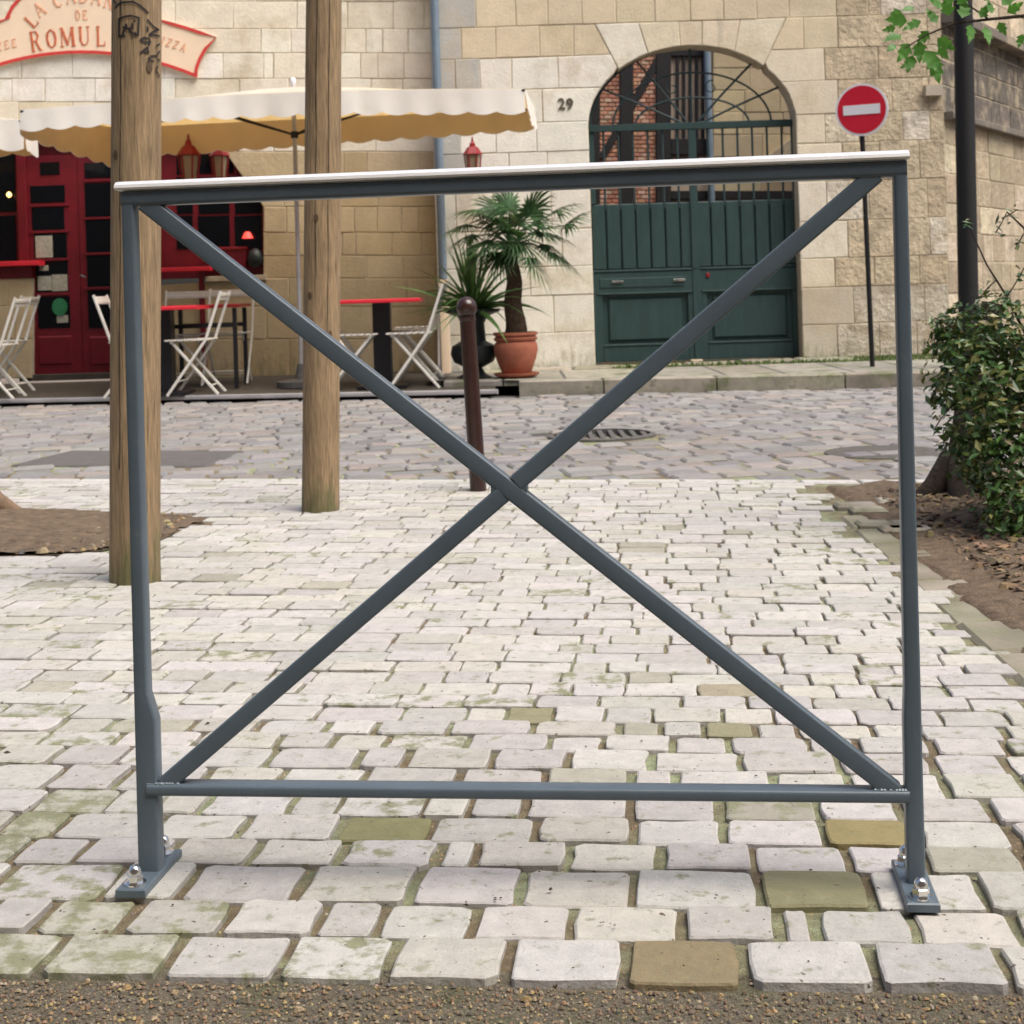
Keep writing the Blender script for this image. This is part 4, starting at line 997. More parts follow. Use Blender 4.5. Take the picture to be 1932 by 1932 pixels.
for sx in (-1, 1):
    for sy in (-1, 1):
        mb = MB(); mb.box((sx * .29, sy * .24, .35), .035, .035, .70); mb.obj('leg', M['tblack'], rt, False, False)
for sy in (-1, 1): mb = MB(); mb.box((0, sy * .24, .55), .56, .025, .035); mb.obj('rail', M['tblack'], rt, False, False)

# ---- rectangular parasols
def parasol(FL, FR, BR, BL, apex, lab, pole, drops, lift=.05):
    """corner points (world) of the canopy rim, counter-clockwise from front left"""
    root = empty('parasol', pole, lab, 'parasol', 'white parasols over the terrace')
    mb = MB(); cor = [FL, FR, BR, BL]; N = 14
    for i in range(4):
        a, b_ = cor[i], cor[(i + 1) % 4]
        for k in range(N):
            for q in range(6):
                def pt(t, s):
                    e = a.lerp(b_, t) + VZ * (lift if i == 0 else 0) * math.sin(math.pi * t); p = e.lerp(apex, s); p = p + Vector((0, 0, -.05 * math.sin(math.pi * s) * (1 - s) + .018 * math.sin(t * 9 + i) * (1 - s) * s * 3)); return p
                mb.add([pt(k / N, q / 6), pt((k + 1) / N, q / 6), pt((k + 1) / N, (q + 1) / 6), pt(k / N, (q + 1) / 6)], [(0, 1, 2, 3)])
    me = mb.raw('canopy', M['canopytop'], True); bm = bmesh.new(); bm.from_mesh(me); bmesh.ops.remove_doubles(bm, verts=bm.verts, dist=.0005); bm.to_mesh(me); bm.free(); link('canopy', me, root)
    ln = me.copy(); ln.transform(Matrix.Translation((0, 0, -.008))); ln.materials.clear(); ln.materials.append(M['canvasshade']); lin_ = MB()
    for i in range(4):
        a, b_ = cor[i], cor[(i + 1) % 4]; L = (b_ - a).length; d0, d1 = drops[i]; ns = max(2, round(L / .24)); n = ns * 8
        nor = (b_ - a).cross(VZ).normalized(); mb = MB(); vs = []
        for k in range(n + 1):
            t = k / n; e = a.lerp(b_, t) + VZ * (lift if i == 0 else 0) * math.sin(math.pi * t); dr = d0 + (d1 - d0) * t; sca = dr + .028 * abs(math.sin(math.pi * t * ns)) - .014
            for q in range(4):
                s = q / 3; wv = .009 * s * math.sin(t * L * 5 + i) + .006 * s * math.sin(t * L * 23)
                vs.append(e - VZ * sca * s + nor * (wv + .012 * s))
        mb.add(vs, [(k * 4 + q, (k + 1) * 4 + q, (k + 1) * 4 + q + 1, k * 4 + q + 1) for k in range(n) for q in range(3)])
        link('valance', mb.raw('valance', M['fabric'], True), root)
        lin_.add([Vector(v) - nor * .007 + VZ * .003 for v in vs], mb.f)
    link('canopy_shaded_underside', ln, root); link('valance_shaded_inside', lin_.raw('valance_shaded_inside', M['canvasshade'], True), root)  # added inner copies, tan to imitate the shaded side of the cloth
    for c in cor:
        mb = MB(); hub = Vector((apex.x, apex.y, apex.z - .10)); mb.tube([hub, (hub + c) / 2 - VZ * .01, c - VZ * .015], .012, 8); mb.obj('rib', M['timber'], root)
        mb = MB(); mid = hub.lerp(c, .42); mb.tube([Vector((apex.x, apex.y, apex.z - .42)), mid], .010, 8); mb.obj('strut', M['timber'], root)
    mb = MB(); mb.tube([pole, Vector((apex.x, apex.y, apex.z - .02))], .019, 12); mb.obj('pole', M['trim'], root)
    mb = MB(); mb.lathe([(.012, 0), (.02, .03), (.028, .06), (.02, .085), (.006, .095)], apex - VZ * .01, 10); mb.obj('finial', M['signwhite'], root)
    mb = MB(); mb.lathe([(.03, -.03), (.035, 0), (.03, .03)], (apex.x, apex.y, apex.z - .42), 10); mb.obj('runner', M['timber'], root)
    mb = MB(); mb.lathe([(.22, 0), (.22, .05), (.06, .07), (.035, .2)], pole, 18); mb.obj('base', M['iron'], root)
    return root
pole = at(570, 735, 12.95); pole.z = floorz(12.95, pole.x)
parasol(at(38, 207, 12.45), at(990, 167, 12.15), at(1008, 203, 13.3), at(218, 240, 13.85), at(553, 164, 13.0), 'large white rectangular parasol with scalloped valance above the red tables', pole, [(.18, .205), (.18, .20), (.20, .29), (.38, .22)])
pole2 = Vector((-6.2, 13.35, floorz(13.35, -6.2)))
parasol(Vector((-7.6, 12.8, 2.5)), at(44, 226, 13.05), at(70, 246, 14.0), Vector((-7.6, 14.1, 2.48)), Vector((-6.2, 13.4, 2.85)), 'white parasol corner hanging at the left picture edge', pole2, [(.20, .27), (.27, .25), (.22, .22), (.2, .2)])

# ---- red lanterns
def lantern(p, s, lab, wallY):
    root = empty('lantern', p, lab, 'lantern', 'red wall lanterns')
    mb = MB(); mb.lathe([(.10 * s, .20 * s), (.092 * s, .215 * s), (.055 * s, .27 * s), (.03 * s, .285 * s), (.028 * s, .31 * s), (.012 * s, .33 * s), (.010 * s, .36 * s), (.002 * s, .385 * s)], (0, 0, 0), 6); mb.obj('roof', M['redlamp'], root, False, False)
    for k in range(6):
        a = k * math.pi / 3; mb = MB(); mb.tube([(.062 * s * math.cos(a), .062 * s * math.sin(a), 0), (.086 * s * math.cos(a), .086 * s * math.sin(a), .20 * s)], .008 * s, 6); mb.obj('corner_bar', M['redlamp'], root, world=False)
    mb = MB(); mb.lathe([(.030 * s, -.05 * s), (.068 * s, -.02 * s), (.068 * s, .0)], (0, 0, 0), 6); mb.obj('base', M['redlamp'], root, False, False)
    mb = MB(); mb.lathe([(.052 * s, .004 * s), (.074 * s, .196 * s)], (0, 0, 0), 6); mb.obj('glass', M['glassclear'], root, False, False)
    mb = MB(); d = wallY - p.y; mb.tube([(0, 0, -.05 * s), (0, d * .3, -.14 * s), (0, d * .8, -.12 * s), (0, d, -.02 * s)], .009, 6); mb.obj('bracket', M['redlamp'], root, world=False)
lantern(at(893, 329, 13.75), .92, 'small red lantern on the stone wall beside the drainpipe', ZF)
lantern(at(358, 340, 13.75), 1.15, 'left red lantern of the pair under the parasol above the shop window', ZL)
lantern(at(415, 335, 13.85), 1.0, 'right red lantern of the pair under the parasol above the shop window', ZL)

# ---- palm in a terracotta pot
pp = gnd(975, 712, KH)
potroot = empty('terracotta_pot', pp, 'round terracotta pot with a ribbed rim holding the palm', 'pot')
mb = MB(); mb.lathe([(.12, .035), (.125, .04), (.17, .16), (.187, .24), (.182, .285), (.165, .31), (.182, .318), (.188, .335), (.172, .345), (.17, .355), (.19, .362), (.186, .385), (.165, .385), (.155, .33)], (0, 0, 0), 36); mb.obj('body', M['terracotta'], potroot, world=False)
mb = MB(); mb.lathe([(.13, .0), (.19, .03), (.195, .045), (.17, .045), (.16, .03)], (0, 0, -.005), 36); mb.obj('saucer', M['terracotta'], potroot, world=False)
mb = MB(); mb.lathe([(.165, .33), (.10, .36), (.02, .365)], (0, 0, 0), 20); mb.obj('soil', M['soil'], potroot, world=False)
palm = empty('palm', pp + Vector((0, 0, .33)), 'fan palm with drooping dark green fronds in the terracotta pot', 'palm')
top = at(965, 462, 12.45)
mb = MB(); b0 = pp + Vector((0, 0, .34)); 
pts = [b0.lerp(top, k / 10) + Vector((.012 * math.sin(k * 1.3), 0, 0)) for k in range(11)]
mb.tube(pts, [.098, .092, .085, .078, .074, .07, .066, .064, .062, .06, .05], 14); mb.obj('trunk', M['palmtrunk'], palm)
def fan(hub, direction, size, nl, spread, droop, m, parent, name='frond', start=None):
    d = Vector(direction).normalized(); sidev = d.cross(VZ)
    if sidev.length < .1: sidev = VX.copy()
    sidev.normalize(); upv = sidev.cross(d); mb = MB()
    if start is not None:
        mid = (Vector(start) + hub) / 2 + Vector((0, 0, .05)); mb.tube([start, mid, hub], [.009, .007, .005], 6)
    for k in range(nl):
        a = R(-spread + 2 * spread * k / (nl - 1)); L = size * (1 - .25 * abs(a) / R(spread)) * random.uniform(.9, 1.05)
        ld = (d * math.cos(a) + sidev * math.sin(a)).normalized(); wv = sidev * math.cos(a) - d * math.sin(a); w0 = size * .036
        prev = None
        for q in range(5):
            t = q / 4; p = hub + ld * L * t - VZ * droop * L * t * t * random.uniform(.8, 1.2) + upv * .01 * (k % 2); ww = w0 * (.6 + .6 * t if t < .5 else 1.8 * (1 - t) + .03)
            cur = [p - wv * ww, p + wv * ww + upv * ww * .4]
            if prev: mb.add([prev[0], prev[1], cur[1], cur[0]], [(0, 1, 2, 3)])
            prev = cur
    link(name, mb.raw(name, m, False), parent)
fr = [((905, 398), (-1, -.1, .1), .28), ((880, 425), (-1, -.3, -.2), .24), ((935, 418), (-.7, -.5, .5), .32), ((1000, 405), (.35, -.2, .9), .40), ((1070, 425), (.75, .15, .62), .32), ((1020, 440), (.9, -.4, -.1), .30),
      ((955, 440), (-.2, -.8, .35), .30), ((925, 455), (-.6, -.7, -.2), .30), ((985, 460), (.25, -.9, -.35), .30), ((1035, 465), (.8, -.3, -.7), .30), ((960, 395), (-.15, .1, 1), .34), ((1005, 490), (.6, -.3, -.85), .28), ((915, 470), (-.8, -.1, -.6), .26), ((975, 425), (.1, .6, .6), .34), ((945, 478), (-.3, -.7, -.7), .26)]
fr += [((1050, 400), (.8, .4, .5), .30), ((890, 445), (-.9, .2, -.3), .26), ((940, 400), (-.5, .4, .8), .32), ((1010, 425), (.6, .5, .4), .32), ((970, 455), (.1, -1, -.1), .30), ((1045, 480), (.9, -.1, -.5), .26)]
for (x, y), d, s_ in fr: fan(at(x, y, 12.40 + random.uniform(-.15, .15)), d, s_ * 1.12, 29, 110, .34, M['palm'], palm, start=top)
# ---- long leaved plant in a dark urn
up = gnd(893, 722, KH * .6); up = Vector((at(893, 640, 12.75).x, 12.75, .085))
urn = empty('urn', up, 'tall dark green urn partly hidden behind the brown bollard', 'urn')
mb = MB(); mb.lathe([(.15, 0), (.15, .04), (.10, .07), (.07, .12), (.17, .17), (.20, .24), (.185, .31), (.11, .35), (.10, .50), (.13, .56), (.235, .60), (.24, .625), (.20, .625), (.16, .58)], (0, 0, 0), 28); mb.obj('body', M['urn'], urn, world=False)
yuc = empty('grass_plant', up + Vector((0, 0, .58)), 'spiky long leaved green plant growing in the dark urn', 'plant')
def blade(mb, base, az, el, L, wd, droop):
    d = Vector((math.cos(az) * math.cos(el), math.sin(az) * math.cos(el), math.sin(el))); sv = Vector((-math.sin(az), math.cos(az), 0)); tw_ = random.uniform(-1.2, 1.2); sv = sv * math.cos(tw_) + d.cross(sv) * math.sin(tw_); prev = None
    for q in range(8):
        t = q / 7; p = base + d * L * t - VZ * droop * L * t * t; ww = wd * (1 - t ** 2.2) + .0008; cur = [p - sv * ww, p + sv * ww + VZ * ww * .5]
        if prev: mb.add([prev[0], prev[1], cur[1], cur[0]], [(0, 1, 2, 3)])
        prev = cur
for k in range(125):
    mb = MB(); el = R(random.choice([random.uniform(60, 88), random.uniform(25, 65), random.uniform(5, 40)])); L = random.uniform(.5, .85)
    blade(mb, up + Vector((random.uniform(-.04, .04), random.uniform(-.04, .04), .60)), random.uniform(0, 6.283), el, L, random.uniform(.010, .017), random.uniform(.15, .55) if el < 1.1 else random.uniform(.0, .2)); link('blade', mb.raw('blade', M['blade']), yuc)
for k in range(7):
    mb = MB(); blade(mb, up + Vector((.01 * k - .03, 0, .60)), 4.7 + k * .2, R(86), random.uniform(.62, .72), .016, .02); link('blade', mb.raw('blade', M['blade']), yuc)
mb = MB(); c = at(841, 690, 13.6); mb.rbar((c.x, 13.75, .10), (c.x - .01, 13.85, .98), .085, .03, Vector((0, 1, 0)), .004); tag(mb.obj('plank', M['peach']), 'pale wooden board leaning on the wall behind the dark urn', 'plank')

# ================================================================== STREET FURNITURE
# no entry sign
sb = gnd(1646, 691, KH); sgc = at(1626, 207, sb.y - .04); ne = empty('no_entry_sign', sb, 'round red no entry sign with a white bar on a black pole', 'road sign')
topp = Vector((sgc.x + .0, sb.y, sgc.z + .19))
mb = MB(); mb.tube([sb - VZ * .02, topp], .021, 12); mb.obj('pole', M['lampblack'], ne)
Ms = Matrix.Translation(sgc) @ Matrix.Rotation(R(-24), 4, 'Z') @ Matrix.Rotation(R(90), 4, 'X')
def disc(name, r0, z0, z1, m, n=48, r1=None):
    mb = MB(); mb.lathe([(r0, z0), (r1 or r0, z1)], (0, 0, 0), n); mb.v = [tuple(Ms @ Vector(p)) for p in mb.v]; mb.obj(name, m, ne)
disc('rim', .222, -.012, .008, M['signwhite']); disc('face', .204, .004, .0105, M['signred'])
mb = MB(); mb.box((0, 0, .012), .31, .082, .006, Ms); mb.obj('bar', M['signwhite'], ne, False)
mb = MB(); mb.box((0, .0, -.03), .05, .05, .04, Ms); mb.obj('bracket', M['lampblack'], ne, False)
# black lamp post
lb = Vector((at(1828, 600, 12.15).x, 12.15, KH)); lt = at(1817, 0, 12.15); lt = lb + (lt - lb) * 1.45
lp = empty('lamp_post', lb, 'thick black iron lamp post behind the shrub at the right', 'lamp post')
mb = MB(); mb.tube([lb, lb + VZ * .5, lt], [.10, .082, .075], 20); mb.obj('pole', M['lampblack'], lp)
mb = MB(); mb.lathe([(.17, -.05), (.17, .06), (.14, .12), (.12, .3), (.10, .42)], lb, 20); mb.obj('base', M['lampblack'], lp)
mb = MB(); mb.lathe([(.06, 0), (.16, .06), (.20, .4), (.22, .42), (.08, .62), (.02, .72)], lt, 8); mb.obj('lantern_head', M['lampblack'], lp, False)
# bollard
bb = gnd(903, 925); bt = at(881, 592, bb.y); bol = empty('bollard', bb, 'dark brown metal bollard with a ball top at the pavement edge', 'bollard')
ax = (bt - bb); mb = MB(); mb.tube([bb - VZ * .03, bb + ax * .955], [.036, .0335], 18); mb.obj('shaft', M['bollard'], bol)
mb = MB(); mb.tube([bb + ax * .952, bb + ax * .965, bb + ax * .985, bb + ax * .99], [.030, .036, .036, .026], 18); mb.obj('collar', M['bollard'], bol)
top_ = bb + ax * 1.035; mb = MB(); mb.lathe([(.002, -.048), (.018, -.044), (.034, -.032), (.043, -.014), (.045, .0), (.043, .016), (.034, .032), (.018, .043), (.004, .047)], top_, 20); mb.obj('ball', M['bollard'], bol)
# wooden posts
def post(base, topx, r0, r1, lab, hgt):
    root = empty('wooden_post', base, lab, 'post', 'weathered wooden posts'); mb = MB(); d = (topx - base) / (topx.z - base.z); n = 40; nz = 46; vs = []
    for j in range(nz + 1):
        z = hgt * j / nz; c = base + d * z; r = r0 + (r1 - r0) * j / nz
        for k in range(n):
            a = 2 * math.pi * k / n; rr_ = r * (1 + .028 * noise.noise(Vector((math.cos(a) * 1.6, math.sin(a) * 1.6, z * 1.1 + base.x))) + .010 * noise.noise(Vector((math.cos(a) * 9, math.sin(a) * 9, z * 1.5))) + (.02 * math.exp(-z * 14)))
            crack = min(abs((a - 4.35 - .03 * math.sin(z * 3) + base.x * .3) % 6.283), 6.283); 
            vs.append(c + Vector((math.cos(a) * rr_, math.sin(a) * rr_, -.02 if j == 0 else 0)))
    mb.add(vs, [(j * n + k, j * n + (k + 1) % n, (j + 1) * n + (k + 1) % n, (j + 1) * n + k) for j in range(nz) for k in range(n)] + [tuple(nz * n + k for k in range(n))])
    link('shaft', mb.raw('shaft', M['wood'], True), root); return root, d
b1 = gnd(255, 1095); t1 = at(258, 0, b1.y); p1, d1 = post(b1, t1, .0765, .074, 'thick weathered wooden post with black graffiti, nearer one on the left', 2.7)
b2 = gnd(605, 962); t2 = at(611, 0, b2.y); p2, d2 = post(b2, t2, .0745, .070, 'thick weathered wooden post without graffiti, farther one on the paving', 2.9)
for bs, d_, r_, strokes in ((b1, d1, .0762, [(a, 5.3, .002) for a in (4.30,)]), (b2, d2, .0732, [(4.45, 4.4, .0022), (5.15, 4.4, .0018)])):
    for a0, zz, wd in strokes:      # drying cracks
        mb = MB(); n = 40; pv = None
        for k in range(n + 1):
            z = .35 + k * .055; a = a0 + .02 * math.sin(k * .7) ; r = r_ + .0006; c = bs + d_ * z
            cur = [c + Vector((math.cos(a + s_) * r, math.sin(a + s_) * r, 0)) for s_ in (-wd * random.uniform(.5, 1.3) / .076, wd * random.uniform(.4, 1.2) / .076)]
            if pv: mb.add([pv[0], pv[1], cur[1], cur[0]], [(0, 1, 2, 3)])
            pv = cur
        link('crack', mb.raw('crack', M['bark']), p1 if bs is b1 else p2)
for bs, d_, r_, par in ((b1, d1, .0768, p1), (b2, d2, .0742, p2)):     # short checks and knots in the wood
    for q in range(16):
        a0 = random.uniform(3.4, 6.0); z0 = random.uniform(.05, 1.7); n = random.randint(4, 12); mb = MB(); pv = None
        for k in range(n + 1):
            z = z0 + k * .02; a = a0 + .012 * math.sin(k + q); wd = .012 * math.sin(math.pi * (k + .2) / (n + .4)); c = bs + d_ * z; r = r_ + .0012
            cur = [c + Vector((math.cos(a + t) * r, math.sin(a + t) * r, 0)) for t in (-wd, wd)]
            if pv: mb.add([pv[0], pv[1], cur[1], cur[0]], [(0, 1, 2, 3)])
            pv = cur
        link('crack', mb.raw('crack', M['crackwood']), par)
    for q in range(3):
        a0 = random.uniform(3.9, 5.5); z0 = random.uniform(.2, 1.6); mb = MB(); c = bs + d_ * z0; n_ = Vector((math.cos(a0), math.sin(a0), 0)); t_ = Vector((-n_.y, n_.x, 0))
        ring = [c + n_ * (r_ + .0015) + t_ * .010 * math.cos(k * .524) + VZ * .016 * math.sin(k * .524) for k in range(12)]; mb.add(ring + [c + n_ * (r_ + .003)], [(k, (k + 1) % 12, 12) for k in range(12)]); link('knot', mb.raw('knot', M['crackwood'], True), par)
# graffiti: ink strokes following the round surface
def inkpt(x, y):
    c0 = b1 + d1 * (at(258, y, b1.y).z); sx = max(-.97, min(.97, (x - 258 + .003 * y) / 46.0)); a = math.asin(sx); r = .0775
    return c0 + Vector((math.sin(a) * r, -math.cos(a) * r, 0)), a
ink = MB()
def stroke(pts, wd=.0029):
    for (xa, ya), (xb, yb) in zip(pts, pts[1:]):
        n = max(1, int(math.hypot(xb - xa, yb - ya) / 4)); 
        for k in range(n):
            A, aa = inkpt(xa + (xb - xa) * k / n, ya + (yb - ya) * k / n); B, ab = inkpt(xa + (xb - xa) * (k + 1) / n, ya + (yb - ya) * (k + 1) / n)
            out_ = Vector((math.sin(aa), -math.cos(aa), 0)); d = (B - A)
            if d.length < 1e-6: continue
            s_ = d.normalized().cross(out_) * wd; e = d.normalized() * wd * .5
            ink.add([A - s_ - e, B - s_ + e, B + s_ + e, A + s_ - e], [(0, 1, 2, 3)])
Q = lambda z, o=(200.3, 0), k=.12513: [(o[0] + x * k, o[1] + y * k) for x, y in z]
for s_ in ([(160, 0), (235, 110)], [(490, 10), (590, 25), (690, 10)], [(215, 170), (260, 130), (310, 105), (500, 100), (600, 160), (700, 255)],
           [(285, 335), (285, 600), (380, 605)], [(285, 340), (390, 315), (470, 308), (585, 340)], [(580, 340), (570, 590), (480, 600)], [(340, 590), (400, 430), (420, 500), (350, 470)], [(410, 500), (500, 490), (480, 430)], [(440, 510), (470, 560), (540, 570)], [(510, 400), (525, 380)],
           [(690, 360), (760, 450), (810, 480), (760, 520), (710, 580), (790, 570), (815, 575)], [(690, 460), (690, 530)], [(600, 660), (650, 630), (710, 640), (720, 690), (650, 700), (600, 665)], [(720, 690), (700, 740)], [(600, 860), (690, 770), (700, 850), (650, 840)], [(790, 730), (815, 690)], [(720, 900), (790, 880), (815, 800)],
           [(690, 1000), (720, 950), (700, 920)], [(730, 970), (760, 965)], [(800, 920), (815, 940)], [(800, 1030), (785, 1090), (815, 1180)]): stroke(Q(s_))
link('graffiti', ink.raw('graffiti', M['black']), p1)

# ================================================================== BARRIER
PL, PR = Vector((-.5655, 2.195, 0)), Vector((.539, 2.064, 0)); bd = (PR - PL).normalized(); bn = Vector((-bd.y, bd.x, 0))
bar = empty('pedestrian_barrier', (PL + PR) / 2, 'grey steel crowd barrier with crossed braces and a bright handrail', 'barrier')
def bbar(name, p0, p1, w_, h_, up, r=.004, m='paint', par=bar): mb = MB(); mb.rbar(p0, p1, w_, h_, up, r, 4); return mb.obj(name, M[m], par)
TR, BR_ = 1.004, .134
lx = Vector((.0, 0, 0))
# posts (left one with a wider foot on its inner side)
mb = MB(); tw, td = .019, .026
lev = [(0, 0, .033, .003), (.235, 0, .0325, .0028), (.275, 0, .021, .0), (.6, 0, .0195, 0), (TR + .010, 0, .019, 0)]
def post_bar(P, lev, side, top_dx):
    mb = MB(); vs = []; fs = []; n = None
    for z, _, wd, off in lev:
        c = P + bd * (side * (wd - .019) / 2 + top_dx * z) + VZ * z; r = .004; pr = []
        for cx, cy, a0 in ((wd/2 - r, td/2 - r, 0), (-wd/2 + r, td/2 - r, 90), (-wd/2 + r, -td/2 + r, 180), (wd/2 - r, -td/2 + r, 270)):
            for k in range(4): t = R(a0 + 30 * k); pr.append((cx + r * math.cos(t), cy + r * math.sin(t)))
        n = len(pr); vs += [c + bd * q[0] + bn * q[1] for q in pr]
    L = len(lev); fs = [(i * n + k, i * n + (k + 1) % n, (i + 1) * n + (k + 1) % n, (i + 1) * n + k) for i in range(L - 1) for k in range(n)] + [tuple(range(n))[::-1], tuple((L - 1) * n + k for k in range(n))]
    mb.add(vs, fs); return mb.obj('post', M['paint'], bar)
post_bar(PL, lev, 1, .005)
post_bar(PR, [(0, 0, .025, 0), (.24, 0, .0245, 0), (.285, 0, .022, 0), (.6, 0, .020, 0), (TR + .010, 0, .0185, 0)], -1, .0045)
bbar('top_rail', PL + VZ * TR - bd * .004, PR + VZ * TR + bd * .013, .028, .0228, VZ, .006)
# handrail cap: half round strip
mb = MB(); prof = [(-.0185, .0), (-.020, .003), (-.0185, .0075), (-.012, .0118), (0, .0135), (.012, .0118), (.0185, .0075), (.020, .003), (.0185, .0)]; n = len(prof); e0, e1 = PL - bd * .0115 + VZ * (TR + .0125), PR + bd * .0165 + VZ * (TR + .0125)
mb.add([e + bn * q[0] + VZ * q[1] for e in (e0, e1) for q in prof], [(k, k + 1, n + k + 1, n + k) for k in range(n - 1)] + [(n - 1, 0, n, 2 * n - 1), tuple(range(n))[::-1], tuple(range(n, 2 * n))]); mb.obj('handrail_cap', M['cap'], bar)
bbar('bottom_rail', PL + VZ * BR_ + bd * .009, PR + VZ * BR_ - bd * .009, .034, .0175, VZ, .006)
a0, a1 = PL + bd * .036 + VZ * (TR - .012), PR - bd * .032 + VZ * (BR_ + .008)
c0, c1 = PL + bd * .036 + VZ * (BR_ + .008), PR - bd * .035 + VZ * (TR - .012)
ed = (a1 - a0).normalized() * .009; a0, a1 = a0 - ed, a1 + ed * .5
ed = (c1 - c0).normalized() * .009; c0, c1 = c0 - ed * .5, c1 + ed
bbar('brace', a0, a1, .023, .0262, VZ, .0035); 
for s_, (q0, q1) in ((-1, (c0, c0.lerp(c1, .4905))), (1, (c0.lerp(c1, .5095), c1))): bbar('brace', q0 - bn * .0004, q1 - bn * .0004, .0225, .0258, VZ, .0035)
mid = (a0.lerp(a1, .5) + c0.lerp(c1, .5)) / 2
mb = MB(); mb.rbar(mid - bd * .026, mid + bd * .026, .0215, .026, VZ, .005, 4); mb.obj('centre_weld', M['paint'], bar)
for P_, sg in ((PL, 1), (PR, -1)):      # base plates with cap nuts, weld beads
    c = P_ + bd * sg * .004; fr_ = (c, bd, bn, VZ)
    mb = MB(); block(mb, [(-.022, -.078), (.022, -.078), (.022, .078), (-.022, .078)], fr_, .014, .012, .002, None); mb.t = []; plt = mb.obj('base_plate', M['paint'], bar, False)
    for q in (-.058, .058):
        nb_ = c + bn * q + VZ * .014
        if sg < 0 and q > 0: nb_ = nb_ - bd * .004
        mb = MB(); mb.lathe([(.016, 0), (.016, .003), (.014, .0032)], nb_, 20); mb.obj('washer', M['chrome'], plt)
        mb = MB(); mb.lathe([(.0115, .003), (.0115, .013), (.0100, .0145)], nb_, 6); mb.v += []; mb.lathe([(.0095, .0142), (.0092, .020), (.0072, .0245), (.004, .027), (.001, .0277)], nb_, 14); mb.obj('cap_nut', M['chrome'], plt)
    wpts = [(.015, .008), (.028, .010)] if sg > 0 else [(.012, .008), (.026, .010)]
    mb = MB()
    for k in range(12):
        t = k / 11; w_ = P_ + bd * sg * (.010 + .045 * t) + VZ * (BR_ + .0085) - bn * (.010 + random.uniform(-.002, .002)); mb.lathe([(.001, -.003), (.0034, -.001), (.0034, .001), (.001, .003)], w_, 6)
    mb.obj('weld_bead', M['weld'], bar)

# ================================================================== VEGETATION
# left tree: flared foot inside the tree pit, trunk leaves the frame to the left
tb = gnd(-66, 975); tree = empty('tree', tb, 'tan barked street tree with flared roots at the left picture edge', 'tree')
mb = MB(); pts = [tb + Vector((.02, 0, -.05)), tb + Vector((.0, 0, .06)), tb + Vector((-.05, 0, .2)), tb + Vector((-.11, .02, .5)), tb + Vector((-.25, .05, 1.4)), tb + Vector((-.4, .1, 2.6)), tb + Vector((-.5, .1, 3.4))]
mb.tube(pts, [.16, .125, .10, .088, .08, .07, .06], 18); mb.obj('trunk', M['barktan'], tree)
for a in (0.1, 1.6, 3.4, 4.7):
    mb = MB(); d = Vector((math.cos(a), math.sin(a), 0)); mb.tube([tb + d * .04 + VZ * .14, tb + d * .12 + VZ * .05, tb + d * .24 - VZ * .01], [.06, .05, .02], 10); mb.obj('root', M['barktan'], tree)
tt = pts[-1]
for k in range(7):
    a = k * .9; mb = MB(); d = Vector((math.cos(a), math.sin(a) * .8, .9)).normalized(); mb.tube([tt - VZ * .3, tt + d * .6, tt + d * 1.3 + VZ * .2], [.04, .025, .01], 8); mb.obj('limb', M['barktan'], tree)
def leafcloud(mb, c, rad, n, size, dens=None):
    for k in range(n):
        p = Vector((random.gauss(0, 1), random.gauss(0, 1), random.gauss(0, 1))); p.normalize(); p = Vector((p.x * rad[0], p.y * rad[1], p.z * rad[2])) * random.uniform(.35, 1) ** .5 + c
        leafquad(mb, p, size * random.uniform(.7, 1.3))
def leafquad(mb, p, s, nrm=None, d=None):
    nrm = nrm or Vector((random.gauss(0, .7), random.gauss(0, .7), random.uniform(.2, 1.2))).normalized()
    d = d or Vector((random.gauss(0, 1), random.gauss(0, 1), random.gauss(-.2, .5)))
    d = (d - nrm * d.dot(nrm)); d = d.normalized() if d.length > 1e-4 else nrm.orthogonal().normalized(); sv = nrm.cross(d)
    a, m1, m2, tip = p - d * s * .5, p + sv * s * .24 + nrm * s * .06, p - sv * s * .24 + nrm * s * .06, p + d * s * .55
    mb.add([a, m1, tip, m2, p], [(0, 1, 4), (1, 2, 4), (2, 3, 4), (3, 0, 4)])
mb = MB(); leafcloud(mb, tt + Vector((-.3, 0, .9)), (1.2, 1.0, .6), 900, .09); o = link('crown', mb.raw('crown', M['leafbright']), tree); o['kind'] = 'stuff'
# right shrub with a dark trunk
sbs = Vector((1.83, 5.15, bedz(1.83, 5.15))); shrub = empty('shrub', sbs, 'dense glossy dark green shrub with a dark trunk at the right edge', 'shrub')
tr0 = gnd(1815, 945); 
mb = MB(); mb.tube([tr0 + VZ * -.02, tr0 + Vector((.015, 0, .06)), tr0 + Vector((.03, 0, .16)), tr0 + Vector((.06, 0, .4)), tr0 + Vector((.14, .0, .75))], [.13, .10, .08, .065, .04], 16); mb.obj('stem', M['bark'], shrub)
for a, L in ((3.3, .2), (4.4, .22), (5.4, .24), (2.2, .2)):
    d = Vector((math.cos(a), math.sin(a), 0)); mb = MB(); mb.tube([tr0 + VZ * .15 + d * .03, tr0 + d * .11 + VZ * .05, tr0 + d * (.11 + L * .6) - VZ * .02], [.06, .05, .018], 10); mb.obj('root', M['bark'], shrub)
for k in range(8):
    a = random.uniform(0, 6.28); e = tr0 + Vector((.1 + .5 * abs(math.cos(a)), -.45 + .5 * math.sin(a), .55)); mb = MB(); mb.tube([tr0 + Vector((.06, 0, .25)), (tr0 + e) / 2 + Vector((.05, 0, .25)), e], [.018, .012, .006], 7); mb.obj('branch', M['bark'], shrub)
lm = [];
def leafmesh(i, m):
    mb = MB(); leafquad(mb, Vector((0, 0, 0)), 1.0, VZ, VX); return mb.raw('leaf', m)
